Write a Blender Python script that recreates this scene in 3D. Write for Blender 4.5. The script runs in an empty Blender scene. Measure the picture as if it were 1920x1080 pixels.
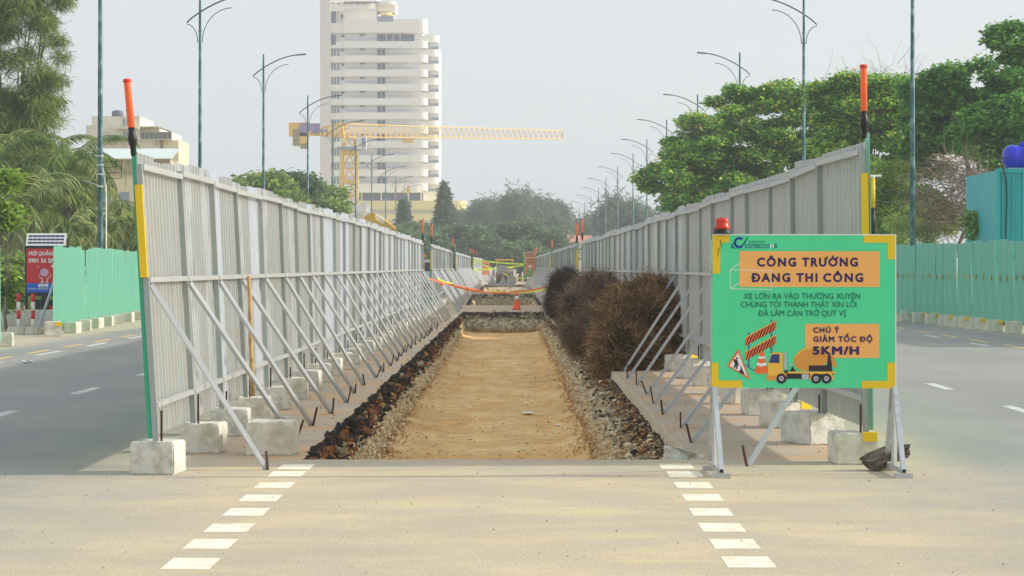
import bpy, math, random
import numpy as np
from mathutils import Vector, Matrix, noise
R = math.radians
random.seed(7); rng = np.random.default_rng(11)
SC = bpy.context.scene; COL = SC.collection
F = 5000.0; VX, VY, EYE = 985.0, 500.0, 1.75      # focal length in photo pixels, vanishing point, eye height

# ---------------------------------------------------------------- camera
cd = bpy.data.cameras.new('camera'); cam = bpy.data.objects.new('camera', cd); COL.objects.link(cam)
cam.location = (0, 0, EYE); cam.rotation_euler = (R(90), 0, 0)
cd.sensor_width = 36; cd.lens = F / 1920 * 36
cd.shift_x = -(VX - 960) / 1920; cd.shift_y = (VY - 540) / 1920
cd.clip_start = 0.5; cd.clip_end = 3000
SC.camera = cam
# ---------------------------------------------------------------- sky, sun, exposure
SUN_EL, SUN_AZ = 25, 87                            # azimuth clockwise from +Y (the view direction)
w = bpy.data.worlds.new('World'); SC.world = w; w.use_nodes = True
nt = w.node_tree; nt.nodes.clear()
sky = nt.nodes.new('ShaderNodeTexSky'); sky.sky_type = 'NISHITA'; sky.sun_disc = False
sky.sun_elevation = R(SUN_EL); sky.sun_rotation = R(SUN_AZ); sky.dust_density = 4; sky.air_density = 1.2; sky.ozone_density = 1
b1 = nt.nodes.new('ShaderNodeBackground'); b1.inputs[1].default_value = 0.14
b2 = nt.nodes.new('ShaderNodeBackground'); b2.inputs[0].default_value = (.545, .590, .640, 1); b2.inputs[1].default_value = 1.0
mx = nt.nodes.new('ShaderNodeMixShader'); mx.inputs[0].default_value = 0.75
wo = nt.nodes.new('ShaderNodeOutputWorld')
nt.links.new(sky.outputs[0], b1.inputs[0]); nt.links.new(b1.outputs[0], mx.inputs[1]); nt.links.new(b2.outputs[0], mx.inputs[2]); nt.links.new(mx.outputs[0], wo.inputs[0])
sl = bpy.data.lights.new('sun', 'SUN'); sl.energy = 2.5; sl.angle = R(1.5); sl.color = (1, .95, .86)
so = bpy.data.objects.new('sun', sl); COL.objects.link(so)
sd = Vector((math.cos(R(SUN_EL)) * math.sin(R(SUN_AZ)), math.cos(R(SUN_EL)) * math.cos(R(SUN_AZ)), math.sin(R(SUN_EL))))
so.rotation_euler = sd.to_track_quat('Z', 'Y').to_euler(); so.location = (40, 0, 40)
SC.view_settings.view_transform = 'Standard'; SC.view_settings.look = 'None'; SC.view_settings.gamma = 1
SC.view_settings.exposure = 0.56; SC.view_settings.use_curve_mapping = False
try:
    SC.cycles.volume_bounces = 1; SC.cycles.max_bounces = 6; SC.cycles.transparent_max_bounces = 16
except Exception: pass

# ---------------------------------------------------------------- helpers
def P(px, py, d): return Vector(((px - VX) / F * d, d, EYE - (py - VY) / F * d))
def s2l(c): return tuple(((v / 255) / 12.92 if v / 255 <= .04045 else ((v / 255 + .055) / 1.055) ** 2.4) for v in c)

def pbr(name, c, rough=.7, metal=0, var=.12, scale=3, bump=0, bscale=40, c2=None, c2amt=.5, c2scale=1.5, island=0, spec=.4, stretch=(1, 1, 1), world=False, emit=None, trans=0):
    m = bpy.data.materials.new(name); m.use_nodes = True; t = m.node_tree; n = t.nodes; L = t.links
    b = n['Principled BSDF']; b.inputs['Roughness'].default_value = rough; b.inputs['Metallic'].default_value = metal
    b.inputs['Specular IOR Level'].default_value = spec
    if world:
        g = n.new('ShaderNodeNewGeometry'); co = g.outputs['Position']
    else:
        g = n.new('ShaderNodeTexCoord'); co = g.outputs['Object']
    mp = n.new('ShaderNodeMapping'); mp.inputs['Scale'].default_value = stretch; L.new(co, mp.inputs[0])
    nz = n.new('ShaderNodeTexNoise'); nz.inputs['Scale'].default_value = scale; nz.inputs['Detail'].default_value = 6; nz.inputs['Roughness'].default_value = .65
    L.new(mp.outputs[0], nz.inputs['Vector'])
    mr = n.new('ShaderNodeMapRange'); mr.inputs[1].default_value = .3; mr.inputs[2].default_value = .7
    mr.inputs[3].default_value = 1 - var; mr.inputs[4].default_value = 1 + var; L.new(nz.outputs[0], mr.inputs[0])
    col = n.new('ShaderNodeRGB'); col.outputs[0].default_value = (*c, 1); cur = col.outputs[0]
    if c2 is not None:
        z2 = n.new('ShaderNodeTexNoise'); z2.inputs['Scale'].default_value = c2scale; z2.inputs['Detail'].default_value = 7; z2.inputs['Roughness'].default_value = .7
        L.new(mp.outputs[0], z2.inputs['Vector'])
        r2 = n.new('ShaderNodeMapRange'); r2.inputs[1].default_value = .62 - c2amt * .35; r2.inputs[2].default_value = .75 - c2amt * .2; L.new(z2.outputs[0], r2.inputs[0])
        k = n.new('ShaderNodeMixRGB'); k.inputs[2].default_value = (*c2, 1); L.new(cur, k.inputs[1]); L.new(r2.outputs[0], k.inputs[0]); cur = k.outputs[0]
    if island:
        gi = n.new('ShaderNodeNewGeometry'); ri = n.new('ShaderNodeMapRange'); ri.inputs[3].default_value = 1 - island; ri.inputs[4].default_value = 1 + island
        L.new(gi.outputs['Random Per Island'], ri.inputs[0])
        mm = n.new('ShaderNodeMath'); mm.operation = 'MULTIPLY'; L.new(mr.outputs[0], mm.inputs[0]); L.new(ri.outputs[0], mm.inputs[1]); fac = mm.outputs[0]
    else: fac = mr.outputs[0]
    h = n.new('ShaderNodeVectorMath'); h.operation = 'SCALE'; L.new(cur, h.inputs[0]); L.new(fac, h.inputs['Scale']); L.new(h.outputs[0], b.inputs['Base Color'])
    if bump:
        bz = n.new('ShaderNodeTexNoise'); bz.inputs['Scale'].default_value = bscale; bz.inputs['Detail'].default_value = 4; L.new(co, bz.inputs['Vector'])
        bp = n.new('ShaderNodeBump'); bp.inputs['Strength'].default_value = bump; bp.inputs['Distance'].default_value = .02; L.new(bz.outputs[0], bp.inputs['Height']); L.new(bp.outputs[0], b.inputs['Normal'])
    if emit: b.inputs['Emission Color'].default_value = (*emit, 1); b.inputs['Emission Strength'].default_value = .6
    if trans:
        tr = n.new('ShaderNodeBsdfTranslucent'); L.new(h.outputs[0], tr.inputs[0]); ms = n.new('ShaderNodeMixShader'); ms.inputs[0].default_value = trans
        out = n['Material Output']; L.new(b.outputs[0], ms.inputs[1]); L.new(tr.outputs[0], ms.inputs[2]); L.new(ms.outputs[0], out.inputs[0])
    return m

LG = 2.25
def leafmat(name, cols, rough=.45):
    """leaf colours drawn per leaf from a ramp, some translucency"""
    m = bpy.data.materials.new(name); m.use_nodes = True; t = m.node_tree; n = t.nodes; L = t.links; b = n['Principled BSDF']
    b.inputs['Roughness'].default_value = rough; b.inputs['Specular IOR Level'].default_value = .35
    g = n.new('ShaderNodeNewGeometry'); r = n.new('ShaderNodeValToRGB'); L.new(g.outputs['Random Per Island'], r.inputs[0])
    e = r.color_ramp.elements
    while len(e) < len(cols): e.new(.5)
    for i, c in enumerate(cols): e[i].position = i / (len(cols) - 1) if len(cols) < 6 else (0, .25, .5, .75, .95, 1)[i]; e[i].color = (*[min(.8, v * LG) for v in c], 1)
    L.new(r.outputs[0], b.inputs['Base Color'])
    tr = n.new('ShaderNodeBsdfTranslucent'); L.new(r.outputs[0], tr.inputs[0]); ms = n.new('ShaderNodeMixShader'); ms.inputs[0].default_value = .45
    L.new(b.outputs[0], ms.inputs[1]); L.new(tr.outputs[0], ms.inputs[2]); L.new(ms.outputs[0], n['Material Output'].inputs[0])
    return m

class MB:
    def __init__(s): s.v = []; s.f = []; s.mi = []
    def add(s, vs, fs, mi=0):
        o = len(s.v); s.v += [tuple(x) for x in vs]; s.f += [tuple(o + i for i in f) for f in fs]; s.mi += [mi] * len(fs); return s
    def box(s, c, size, rot=None, mi=0, taper=1.0):
        x, y, z = size[0] / 2, size[1] / 2, size[2] / 2; M = rot or Matrix.Identity(3); c = Vector(c)
        vs = [c + M @ Vector((sx * x * (taper if sz > 0 else 1), sy * y * (taper if sz > 0 else 1), sz * z)) for sz in (-1, 1) for sy in (-1, 1) for sx in (-1, 1)]
        return s.add(vs, [(0, 2, 3, 1), (4, 5, 7, 6), (0, 1, 5, 4), (2, 6, 7, 3), (0, 4, 6, 2), (1, 3, 7, 5)], mi)
    def bar(s, a, b, wd, h=None, mi=0):
        a, b = Vector(a), Vector(b); d = b - a; q = d.to_track_quat('Z', 'Y').to_matrix()
        return s.box((a + b) / 2, (wd, h or wd, d.length), q, mi)
    def tube(s, pts, rad, n=8, mi=0, cap=True):
        pts = [Vector(p) for p in pts]; k = len(pts); vs = []
        rad = rad if isinstance(rad, (list, tuple)) else [rad] * k
        for i, p in enumerate(pts):
            d = (pts[min(i + 1, k - 1)] - pts[max(i - 1, 0)]).normalized(); u = d.orthogonal().normalized() if i == 0 else (u - d * u.dot(d)).normalized(); v = d.cross(u)
            vs += [p + (u * math.cos(2 * math.pi * j / n) + v * math.sin(2 * math.pi * j / n)) * rad[i] for j in range(n)]
        fs = [(i * n + j, i * n + (j + 1) % n, (i + 1) * n + (j + 1) % n, (i + 1) * n + j) for i in range(k - 1) for j in range(n)]
        if cap: fs += [tuple(range(n))[::-1], tuple((k - 1) * n + j for j in range(n))]
        return s.add(vs, fs, mi)
    def lathe(s, prof, n=20, c=(0, 0, 0), mi=0):
        c = Vector(c); vs = [c + Vector((r * math.cos(2 * math.pi * j / n), r * math.sin(2 * math.pi * j / n), z)) for r, z in prof for j in range(n)]
        fs = [(i * n + j, i * n + (j + 1) % n, (i + 1) * n + (j + 1) % n, (i + 1) * n + j) for i in range(len(prof) - 1) for j in range(n)]
        fs += [tuple(range(n))[::-1], tuple((len(prof) - 1) * n + j for j in range(n))]
        return s.add(vs, fs, mi)
    def mesh(s, name, mats, smooth=False):
        me = bpy.data.meshes.new(name); me.from_pydata(s.v, [], s.f)
        for m in (mats if isinstance(mats, (list, tuple)) else [mats]): me.materials.append(m)
        me.polygons.foreach_set('material_index', s.mi)
        if smooth: me.polygons.foreach_set('use_smooth', [True] * len(s.f))
        me.update(); return me
    def obj(s, name, mats, parent=None, smooth=False, loc=None):
        return link(name, s.mesh(name, mats, smooth), parent, loc)

def link(name, me, parent=None, loc=None, mat=None):
    o = bpy.data.objects.new(name, me); COL.objects.link(o); o.parent = parent
    if mat is not None: o.matrix_basis = mat
    elif loc is not None: o.location = loc
    return o
def tag(o, label=None, cat=None, group=None, kind=None):
    for k, v in (('label', label), ('category', cat), ('group', group), ('kind', kind)):
        if v: o[k] = v
    return o
def thing(name, label, cat, loc=(0, 0, 0), rz=0, group=None):
    o = bpy.data.objects.new(name, None); COL.objects.link(o); o.location = loc; o.rotation_euler = (0, 0, rz); o.empty_display_size = .2
    return tag(o, label, cat, group)
def copy_tree(o, parent=None):
    c = o.copy(); COL.objects.link(c); c.parent = parent
    for ch in list(o.children): copy_tree(ch, c)
    return c
ORD = 'first second third fourth fifth sixth seventh eighth ninth tenth eleventh twelfth thirteenth fourteenth fifteenth sixteenth seventeenth eighteenth nineteenth twentieth twenty-first twenty-second twenty-third twenty-fourth twenty-fifth twenty-sixth twenty-seventh twenty-eighth twenty-ninth thirtieth'.split()
def npmesh(name, V, Fq, mat, smooth=False):
    me = bpy.data.meshes.new(name); nv, nf = len(V), len(Fq); k = Fq.shape[1]
    me.vertices.add(nv); me.vertices.foreach_set('co', V.astype(np.float32).ravel())
    me.loops.add(nf * k); me.loops.foreach_set('vertex_index', Fq.astype(np.int32).ravel())
    me.polygons.add(nf); me.polygons.foreach_set('loop_start', np.arange(0, nf * k, k, dtype=np.int32))
    me.materials.append(mat); me.update(calc_edges=True); me.validate()
    return me
def interp(z, pts):
    return float(np.interp(z, [p[0] for p in pts], [p[1] for p in pts]))

# ---------------------------------------------------------------- materials
M = {}
M['sheet_old'] = pbr('aged_sheet', s2l((196, 199, 195)), .45, .2, .10, 2.5, c2=s2l((192, 191, 182)), c2amt=.5, c2scale=2.2, stretch=(3, 3, .35), spec=.5)
M['sheet_mid'] = pbr('dull_sheet', s2l((214, 216, 214)), .48, .25, .08, 2.5, c2=s2l((160, 158, 148)), c2amt=.35, c2scale=2.2, stretch=(3, 3, .35), spec=.5)
M['sheet_new'] = pbr('bright_sheet', s2l((222, 226, 232)), .4, .2, .05, 2.5, stretch=(3, 3, .35), spec=.5)
M['green_back'] = pbr('green_paint', s2l((60, 165, 130)), .5, 0, .08)
M['mint'] = pbr('mint_paint', s2l((142, 204, 180)), .45, 0, .06, 1.2, c2=s2l((130, 192, 168)), c2amt=.4, c2scale=.8, stretch=(2, 2, .5))
M['teal_sheet'] = pbr('teal_paint', s2l((118, 192, 168)), .45, 0, .07, 1.2, c2=s2l((132, 204, 180)), c2amt=.35, c2scale=.8, stretch=(2, 2, .5))
M['galv'] = pbr('galvanised_tube', s2l((192, 198, 202)), .42, .25, .10, 6, c2=s2l((150, 152, 150)), c2amt=.3, c2scale=5, spec=.5)
M['galv_dark'] = pbr('galvanised_rail', s2l((186, 188, 184)), .5, .2, .12, 5)
M['rust'] = pbr('rusty_steel', (.09, .045, .028), .85, .2, .3, 20)
M['concrete'] = pbr('block_concrete', s2l((226, 222, 208)), .9, 0, .08, 7, .5, 60, c2=s2l((190, 184, 162)), c2amt=.5, c2scale=5, spec=.2)
M['concrete_grey'] = pbr('grey_block_concrete', s2l((220, 218, 206)), .9, 0, .10, 9, .5, 60, c2=s2l((180, 176, 162)), c2amt=.45, c2scale=6, spec=.2)
M['yellow'] = pbr('yellow_tape', s2l((238, 200, 28)), .45, 0, .05)
M['orange'] = pbr('orange_plastic', s2l((255, 128, 78)), .35, 0, .05, trans=.25)
M['red_cap'] = pbr('red_plastic', s2l((225, 60, 35)), .35, 0, .05)
M['black'] = pbr('black_plastic', (.012, .012, .013), .45, 0, .1)
M['bamboo'] = pbr('bamboo', s2l((196, 160, 105)), .6, 0, .2, 8, c2=s2l((120, 92, 55)), c2amt=.3, c2scale=6)
M['pole'] = pbr('lamp_post_paint', s2l((40, 88, 92)), .5, .1, .25, 3, c2=s2l((135, 160, 160)), c2amt=.42, c2scale=1.6, stretch=(1.5, 1.5, 1))
M['pole_arm'] = pbr('lamp_arm_metal', s2l((92, 98, 102)), .6, .2, .2, 4)
M['white'] = pbr('white_paint', s2l((232, 230, 222)), .5, 0, .06)
M['white_mark'] = pbr('worn_white_marking', s2l((252, 244, 222)), .8, 0, .05, 14, c2=s2l((226, 214, 184)), c2amt=.6, c2scale=6, world=True)
M['white_mark2'] = pbr('white_marking', s2l((228, 226, 216)), .8, 0, .08, 9, c2=s2l((180, 178, 170)), c2amt=.6, c2scale=4, world=True)
M['yellow_mark'] = pbr('yellow_marking', s2l((226, 190, 110)), .8, 0, .1, 9)
M['bark'] = pbr('bark', (.12, .09, .065), .9, 0, .3, 8)
M['bark_grey'] = pbr('grey_bark', (.22, .19, .16), .9, 0, .25, 8)
M['leaf_almond'] = leafmat('almond_leaves', [(.025, .075, .015), (.05, .14, .022), (.085, .19, .028), (.18, .30, .045), (.34, .44, .07), (.36, .20, .05)])
M['leaf_almond_dark'] = leafmat('dark_almond_leaves', [(.025, .075, .02), (.045, .13, .028), (.075, .18, .03), (.15, .27, .04)])
M['leaf_bright'] = leafmat('bright_leaves', [(.06, .11, .015), (.12, .19, .025), (.21, .28, .05)])
M['leaf_fine'] = leafmat('olive_leaves', [(.10, .15, .035), (.18, .24, .06), (.26, .31, .10)])
M['needle'] = leafmat('casuarina_needles', [(.03, .052, .014), (.07, .10, .026), (.14, .175, .045), (.24, .26, .075)])
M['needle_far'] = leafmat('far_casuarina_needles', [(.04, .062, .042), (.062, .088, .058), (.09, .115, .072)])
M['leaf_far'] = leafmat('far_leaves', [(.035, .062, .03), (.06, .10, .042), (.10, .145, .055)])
M['leaf_mid'] = leafmat('mid_leaves', [(.055, .10, .025), (.12, .18, .04), (.22, .28, .06)])
M['palm'] = leafmat('palm_fronds', [(.035, .06, .016), (.085, .115, .035), (.18, .205, .07), (.32, .31, .13)])
M['palm_green'] = leafmat('green_palm_fronds', [(.04, .075, .022), (.09, .135, .035), (.18, .22, .06)])
M['twig_dry'] = leafmat('dry_brown_twigs', [(.035, .023, .015), (.10, .066, .042), (.24, .17, .11)], .8)
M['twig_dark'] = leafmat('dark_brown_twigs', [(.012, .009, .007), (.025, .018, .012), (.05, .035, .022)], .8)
M['twig_rust'] = leafmat('rusty_brown_twigs', [(.03, .018, .010), (.08, .045, .021), (.17, .10, .046), (.36, .235, .115)], .8)
M['twig_grey'] = leafmat('bare_grey_twigs', [(.08, .06, .04), (.15, .115, .08), (.26, .21, .155)], .8)

# ---------------------------------------------------------------- ground
TL = [(20, -2.03), (24, -2.03), (34, -2.08), (103, -2.42), (121, -2.73), (171, -3.4), (260, -4.0), (420, -4.6)]
TR = [(20, 1.50), (24, 1.50), (44, 1.46), (103, .72), (121, .77), (171, .62), (260, .35), (420, 0)]
FL = [(20, -3.14), (91, -3.49), (101, -3.56), (153, -4.16), (165, -4.26), (234, -4.8), (330, -5.2), (420, -5.4)]
FR = [(20, 3.04), (93.5, 2.02), (157, 1.57), (240, .95), (420, .8)]
Z0, Z1 = 24.2, 420.0     # the median filling between the two fences
HX0, HX1 = -6.0, 4.0

def ground_mat():
    m = bpy.data.materials.new('dusty_asphalt'); m.use_nodes = True; t = m.node_tree; n = t.nodes; L = t.links; b = n['Principled BSDF']
    b.inputs['Roughness'].default_value = .85; b.inputs['Specular IOR Level'].default_value = .25
    g = n.new('ShaderNodeNewGeometry'); sp = n.new('ShaderNodeSeparateXYZ'); L.new(g.outputs['Position'], sp.inputs[0])
    def math_(op, a, b_=None, c_=None, clamp=False):
        k = n.new('ShaderNodeMath'); k.operation = op; k.use_clamp = clamp
        for i, x in enumerate((a, b_, c_)):
            if x is None: continue
            if isinstance(x, (int, float)): k.inputs[i].default_value = x
            else: L.new(x, k.inputs[i])
        return k.outputs[0]
    def rng_(x, a, b_, c_=0., d=1.):
        k = n.new('ShaderNodeMapRange'); k.interpolation_type = 'SMOOTHSTEP'; k.inputs[1].default_value = a; k.inputs[2].default_value = b_; k.inputs[3].default_value = c_; k.inputs[4].default_value = d; L.new(x, k.inputs[0]); return k.outputs[0]
    def nz(scale, stretch=(1, 1, 1), det=6, rough=.65, rot=0):
        mp = n.new('ShaderNodeMapping'); mp.inputs['Scale'].default_value = stretch; mp.inputs['Rotation'].default_value = (0, 0, rot); L.new(g.outputs['Position'], mp.inputs[0])
        k = n.new('ShaderNodeTexNoise'); k.inputs['Scale'].default_value = scale; k.inputs['Detail'].default_value = det; k.inputs['Roughness'].default_value = rough; L.new(mp.outputs[0], k.inputs['Vector']); return k.outputs[0]
    def mix(fac, a, c):
        k = n.new('ShaderNodeMixRGB')
        if isinstance(fac, (int, float)): k.inputs[0].default_value = fac
        else: L.new(fac, k.inputs[0])
        for i, x in ((1, a), (2, c)):
            if isinstance(x, tuple): k.inputs[i].default_value = (*x, 1)
            else: L.new(x, k.inputs[i])
        return k.outputs[0]
    X, Y = sp.outputs[0], sp.outputs[1]
    ax = math_('ABSOLUTE', X)
    wob = math_('MULTIPLY', math_('SUBTRACT', nz(.9, (1, .35, 1)), .5), 2.6)
    axw = math_('ADD', ax, wob)
    front = rng_(math_('ADD', Y, math_('MULTIPLY', wob, .5)), 24.4, 21.8)                   # 1 = open junction in front of the works
    d_front = rng_(axw, 4.9, 2.0)
    d_side = rng_(math_('ADD', ax, math_('MULTIPLY', wob, .35)), 4.35, 3.3)
    dust = math_('ADD', math_('MULTIPLY', front, d_front), math_('MULTIPLY', math_('SUBTRACT', 1., front), math_('MULTIPLY', d_side, .9)), clamp=True)
    verge = math_('MULTIPLY', rng_(math_('ADD', X, math_('MULTIPLY', wob, .3)), -10.6, -11.6), .85)
    verge_r = math_('MULTIPLY', rng_(math_('ADD', X, math_('MULTIPLY', wob, .2)), 11.9, 12.6), .45)
    dust = math_('ADD', math_('ADD', dust, verge), verge_r, clamp=True)
    streak = rng_(nz(1.3, (.5, .7, 1), 7, .7, .12), .42, .66)
    streak2 = rng_(nz(2.2, (.4, .8, 1), 7, .7, -.25), .48, .72)
    front_lo = math_('MULTIPLY', front, math_('MULTIPLY', streak, .45))
    dust2 = math_('MAXIMUM', math_('MULTIPLY', dust, math_('ADD', .58, math_('MULTIPLY', streak, .42))), front_lo)
    dust2 = math_('ADD', dust2, math_('MULTIPLY', math_('MULTIPLY', streak2, front), .15), clamp=True)
    asp = mix(rng_(nz(.35, (1, .3, 1)), .35, .65), s2l((150, 148, 143)), s2l((162, 159, 151)))
    asp = mix(math_('MULTIPLY', front, .35), asp, s2l((176, 170, 156)))
    tan = mix(rng_(nz(.8, (.6, .6, 1)), .3, .7), s2l((204, 187, 153)), s2l((214, 197, 160)))
    tan = mix(math_('MULTIPLY', rng_(nz(.6, (.5, .7, 1), 6, .6, .1), .5, .75), .5), tan, s2l((216, 192, 148)))
    c = mix(dust2, asp, tan)
    fine = n.new('ShaderNodeTexNoise'); fine.inputs['Scale'].default_value = 45; fine.inputs['Detail'].default_value = 3; L.new(g.outputs['Position'], fine.inputs['Vector'])
    fm = n.new('ShaderNodeMapRange'); fm.inputs[1].default_value = .3; fm.inputs[2].default_value = .7; fm.inputs[3].default_value = .80; fm.inputs[4].default_value = 1.16; L.new(fine.outputs[0], fm.inputs[0])
    # dark stones and damp spots
    spots = math_('MULTIPLY', rng_(nz(.55, (.5, 2., 1), 3), .62, .74), .10)
    fac = math_('SUBTRACT', fm.outputs[0], spots)
    h = n.new('ShaderNodeVectorMath'); h.operation = 'SCALE'; L.new(c, h.inputs[0]); L.new(fac, h.inputs['Scale']); L.new(h.outputs[0], b.inputs['Base Color'])
    bp = n.new('ShaderNodeBump'); bp.inputs['Strength'].default_value = .35; bp.inputs['Distance'].default_value = .008; L.new(fine.outputs[0], bp.inputs['Height']); L.new(bp.outputs[0], b.inputs['Normal'])
    return m
M['road'] = ground_mat()
M['dirt'] = pbr('packed_dirt', s2l((186, 170, 138)), .95, 0, .15, .8, world=True, c2=s2l((150, 140, 112)), c2amt=.5, c2scale=.3)
M['median'] = pbr('worn_concrete_paving', s2l((186, 172, 152)), .9, 0, .10, 1.6, .3, 40, world=True, c2=s2l((208, 168, 122)), c2amt=.5, c2scale=.9, stretch=(.8, .6, 1), spec=.2)
M['slab_edge'] = pbr('slab_edge_concrete', s2l((204, 192, 166)), .95, 0, .15, 6, .5, 50, world=True)
M['floor'] = pbr('trench_floor_soil', s2l((222, 176, 114)), .95, 0, .2, 4.5, .5, 30, world=True, c2=s2l((236, 202, 146)), c2amt=.6, c2scale=1.1, stretch=(1.1, .45, 1), spec=.1)

def sheet_with_hole(name, x0, x1, y0, y1, z, mat):
    xs = [x0, HX0, HX1, x1]; ys = [y0, Z0, Z1, y1]; b = MB()
    for i in range(3):
        for j in range(3):
            if i == 1 and j == 1: continue
            b.add([(xs[i], ys[j], z), (xs[i + 1], ys[j], z), (xs[i + 1], ys[j + 1], z), (xs[i], ys[j + 1], z)], [(0, 1, 2, 3)])
    o = b.obj(name, mat); o['kind'] = 'structure'; return o
sheet_with_hole('ground', -650, 650, -40, 1000, -.004, M['dirt'])
road = sheet_with_hole('road', -13.2, 13.6, -30, 620, 0.0, M['road'])

# median paving, with three trenches cut into it
TRENCH = [(24.2, 103., .78), (121., 171., .75), (180., 262., .7)]
def lipL(y): return interp(y, TL) + .05 * noise.noise(Vector((1.3, y * .9, 0))) + .03 * noise.noise(Vector((5.3, y * 4.1, 0)))
def lipR(y): return interp(y, TR) + .03 * noise.noise(Vector((9.3, y * .7, 0))) + .012 * noise.noise(Vector((15.3, y * 5, 0)))
mb = MB()
ys = [Z0]; 
while ys[-1] < Z1:
    ys.append(ys[-1] + (.12 if ys[-1] < 50 else .5 if ys[-1] < 120 else 2))
for a, b_, d in TRENCH: ys += [a, b_]
ys = sorted(set(min(y, Z1) for y in ys))
for y0, y1 in zip(ys[:-1], ys[1:]):
    if y1 - y0 < 1e-6: continue
    inside = any(a - 1e-6 <= y0 and y1 <= b_ + 1e-6 for a, b_, d in TRENCH)
    A = [(HX0, y0), (HX0, y1)]; 
    lz = 0.0
    mb.add([(HX0, y0, lz), (lipL(y0), y0, lz), (lipL(y1), y1, lz), (HX0, y1, lz)], [(0, 1, 2, 3)])
    mb.add([(lipR(y0), y0, lz), (HX1, y0, lz), (HX1, y1, lz), (lipR(y1), y1, lz)], [(0, 1, 2, 3)])
    if not inside: mb.add([(lipL(y0), y0, lz), (lipR(y0), y0, lz), (lipR(y1), y1, lz), (lipL(y1), y1, lz)], [(0, 1, 2, 3)])
# paving outside the fences is road: use the road material there by position
median = mb.obj('median_paving', M['median']); median['kind'] = 'structure'
# road sheets lie over the paving beyond each fence
for side, edge in ((-1, FL), (1, FR)):
    b = MB(); yy = [Z0 - .5] + list(np.linspace(Z0 + .01, Z1, 60))
    for y0, y1 in zip(yy[:-1], yy[1:]):
        xa0, xa1 = interp(y0, edge), interp(y1, edge); o_ = HX0 if side < 0 else HX1
        za = -.003 if y0 < Z0 else .004
        b.add([(xa0, y0, za), (o_, y0, za), (o_, y1, .004), (xa1, y1, .004)][::(1 if side > 0 else -1)], [(0, 1, 2, 3)])
    o = b.obj('road_edge', M['road']); o['kind'] = 'structure'

# trench walls / floor
def wall_material():
    m = bpy.data.materials.new('trench_wall_layers'); m.use_nodes = True; t = m.node_tree; n = t.nodes; L = t.links; b = n['Principled BSDF']
    b.inputs['Roughness'].default_value = .95; b.inputs['Specular IOR Level'].default_value = .15
    g = n.new('ShaderNodeNewGeometry'); sp = n.new('ShaderNodeSeparateXYZ'); L.new(g.outputs['Position'], sp.inputs[0])
    z1 = n.new('ShaderNodeTexNoise'); z1.inputs['Scale'].default_value = 1.6; z1.inputs['Detail'].default_value = 7; L.new(g.outputs['Position'], z1.inputs['Vector'])
    a = n.new('ShaderNodeMath'); a.operation = 'MULTIPLY_ADD'; a.inputs[1].default_value = .45; L.new(z1.outputs[0], a.inputs[0]); L.new(sp.outputs[2], a.inputs[2])
    mr = n.new('ShaderNodeMapRange'); mr.inputs[1].default_value = -.62; mr.inputs[2].default_value = .22; L.new(a.outputs[0], mr.inputs[0])
    r = n.new('ShaderNodeValToRGB'); L.new(mr.outputs[0], r.inputs[0]); e = r.color_ramp.elements
    stops = [(0, s2l((214, 160, 94))), (.18, s2l((200, 150, 90))), (.32, s2l((230, 206, 158))), (.60, s2l((240, 224, 184))), (.74, s2l((110, 84, 62))), (.86, s2l((58, 48, 44))), (1, s2l((74, 62, 54)))]
    while len(e) < len(stops): e.new(.5)
    for i, (p, c) in enumerate(stops): e[i].position = p; e[i].color = (*c, 1)
    z2 = n.new('ShaderNodeTexNoise'); z2.inputs['Scale'].default_value = 5; z2.inputs['Detail'].default_value = 5; L.new(g.outputs['Position'], z2.inputs['Vector'])
    mr2 = n.new('ShaderNodeMapRange'); mr2.inputs[1].default_value = .58; mr2.inputs[2].default_value = .66; L.new(z2.outputs[0], mr2.inputs[0])
    mg = n.new('ShaderNodeMath'); mg.operation = 'MULTIPLY'; L.new(mr2.outputs[0], mg.inputs[0]); mg.inputs[1].default_value = .6
    k = n.new('ShaderNodeMixRGB'); L.new(mg.outputs[0], k.inputs[0]); L.new(r.outputs[0], k.inputs[1]); k.inputs[2].default_value = (*s2l((150, 92, 60)), 1)
    vo = n.new('ShaderNodeTexVoronoi'); vo.inputs['Scale'].default_value = 22; L.new(g.outputs['Position'], vo.inputs['Vector'])
    vr = n.new('ShaderNodeMapRange'); vr.inputs[1].default_value = 0; vr.inputs[2].default_value = .6; vr.inputs[3].default_value = 1.15; vr.inputs[4].default_value = .6; L.new(vo.outputs['Distance'], vr.inputs[0])
    h = n.new('ShaderNodeVectorMath'); h.operation = 'SCALE'; L.new(k.outputs[0], h.inputs[0]); L.new(vr.outputs[0], h.inputs['Scale']); L.new(h.outputs[0], b.inputs['Base Color'])
    bp = n.new('ShaderNodeBump'); bp.inputs['Strength'].default_value = .8; bp.inputs['Distance'].default_value = .03; bp.invert = True; L.new(vo.outputs['Distance'], bp.inputs['Height']); L.new(bp.outputs[0], b.inputs['Normal'])
    return m
M['wall'] = wall_material()
STONE_ME = []
def stone_mesh(name, mat, seed, flat=.6):
    import bmesh
    bm = bmesh.new(); bmesh.ops.create_icosphere(bm, subdivisions=1, radius=.5)
    for v in bm.verts:
        k = 1 + .45 * noise.noise(v.co * 2.3 + Vector((seed * 3.1, seed, 0)))
        v.co *= k; v.co.z *= flat
    me = bpy.data.meshes.new(name); bm.to_mesh(me); bm.free(); me.materials.append(mat); return me
M['st_black'] = pbr('broken_asphalt', (.045, .038, .033), .85, 0, .4, 12, .6, 30, spec=.3)
M['st_rust'] = pbr('rusty_soil_clod', s2l((150, 100, 66)), .95, 0, .25, 12, .6, 30, spec=.1)
M['st_pale'] = pbr('pale_gravel', s2l((240, 226, 186)), .95, 0, .2, 12, .4, 30, spec=.1)
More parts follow.
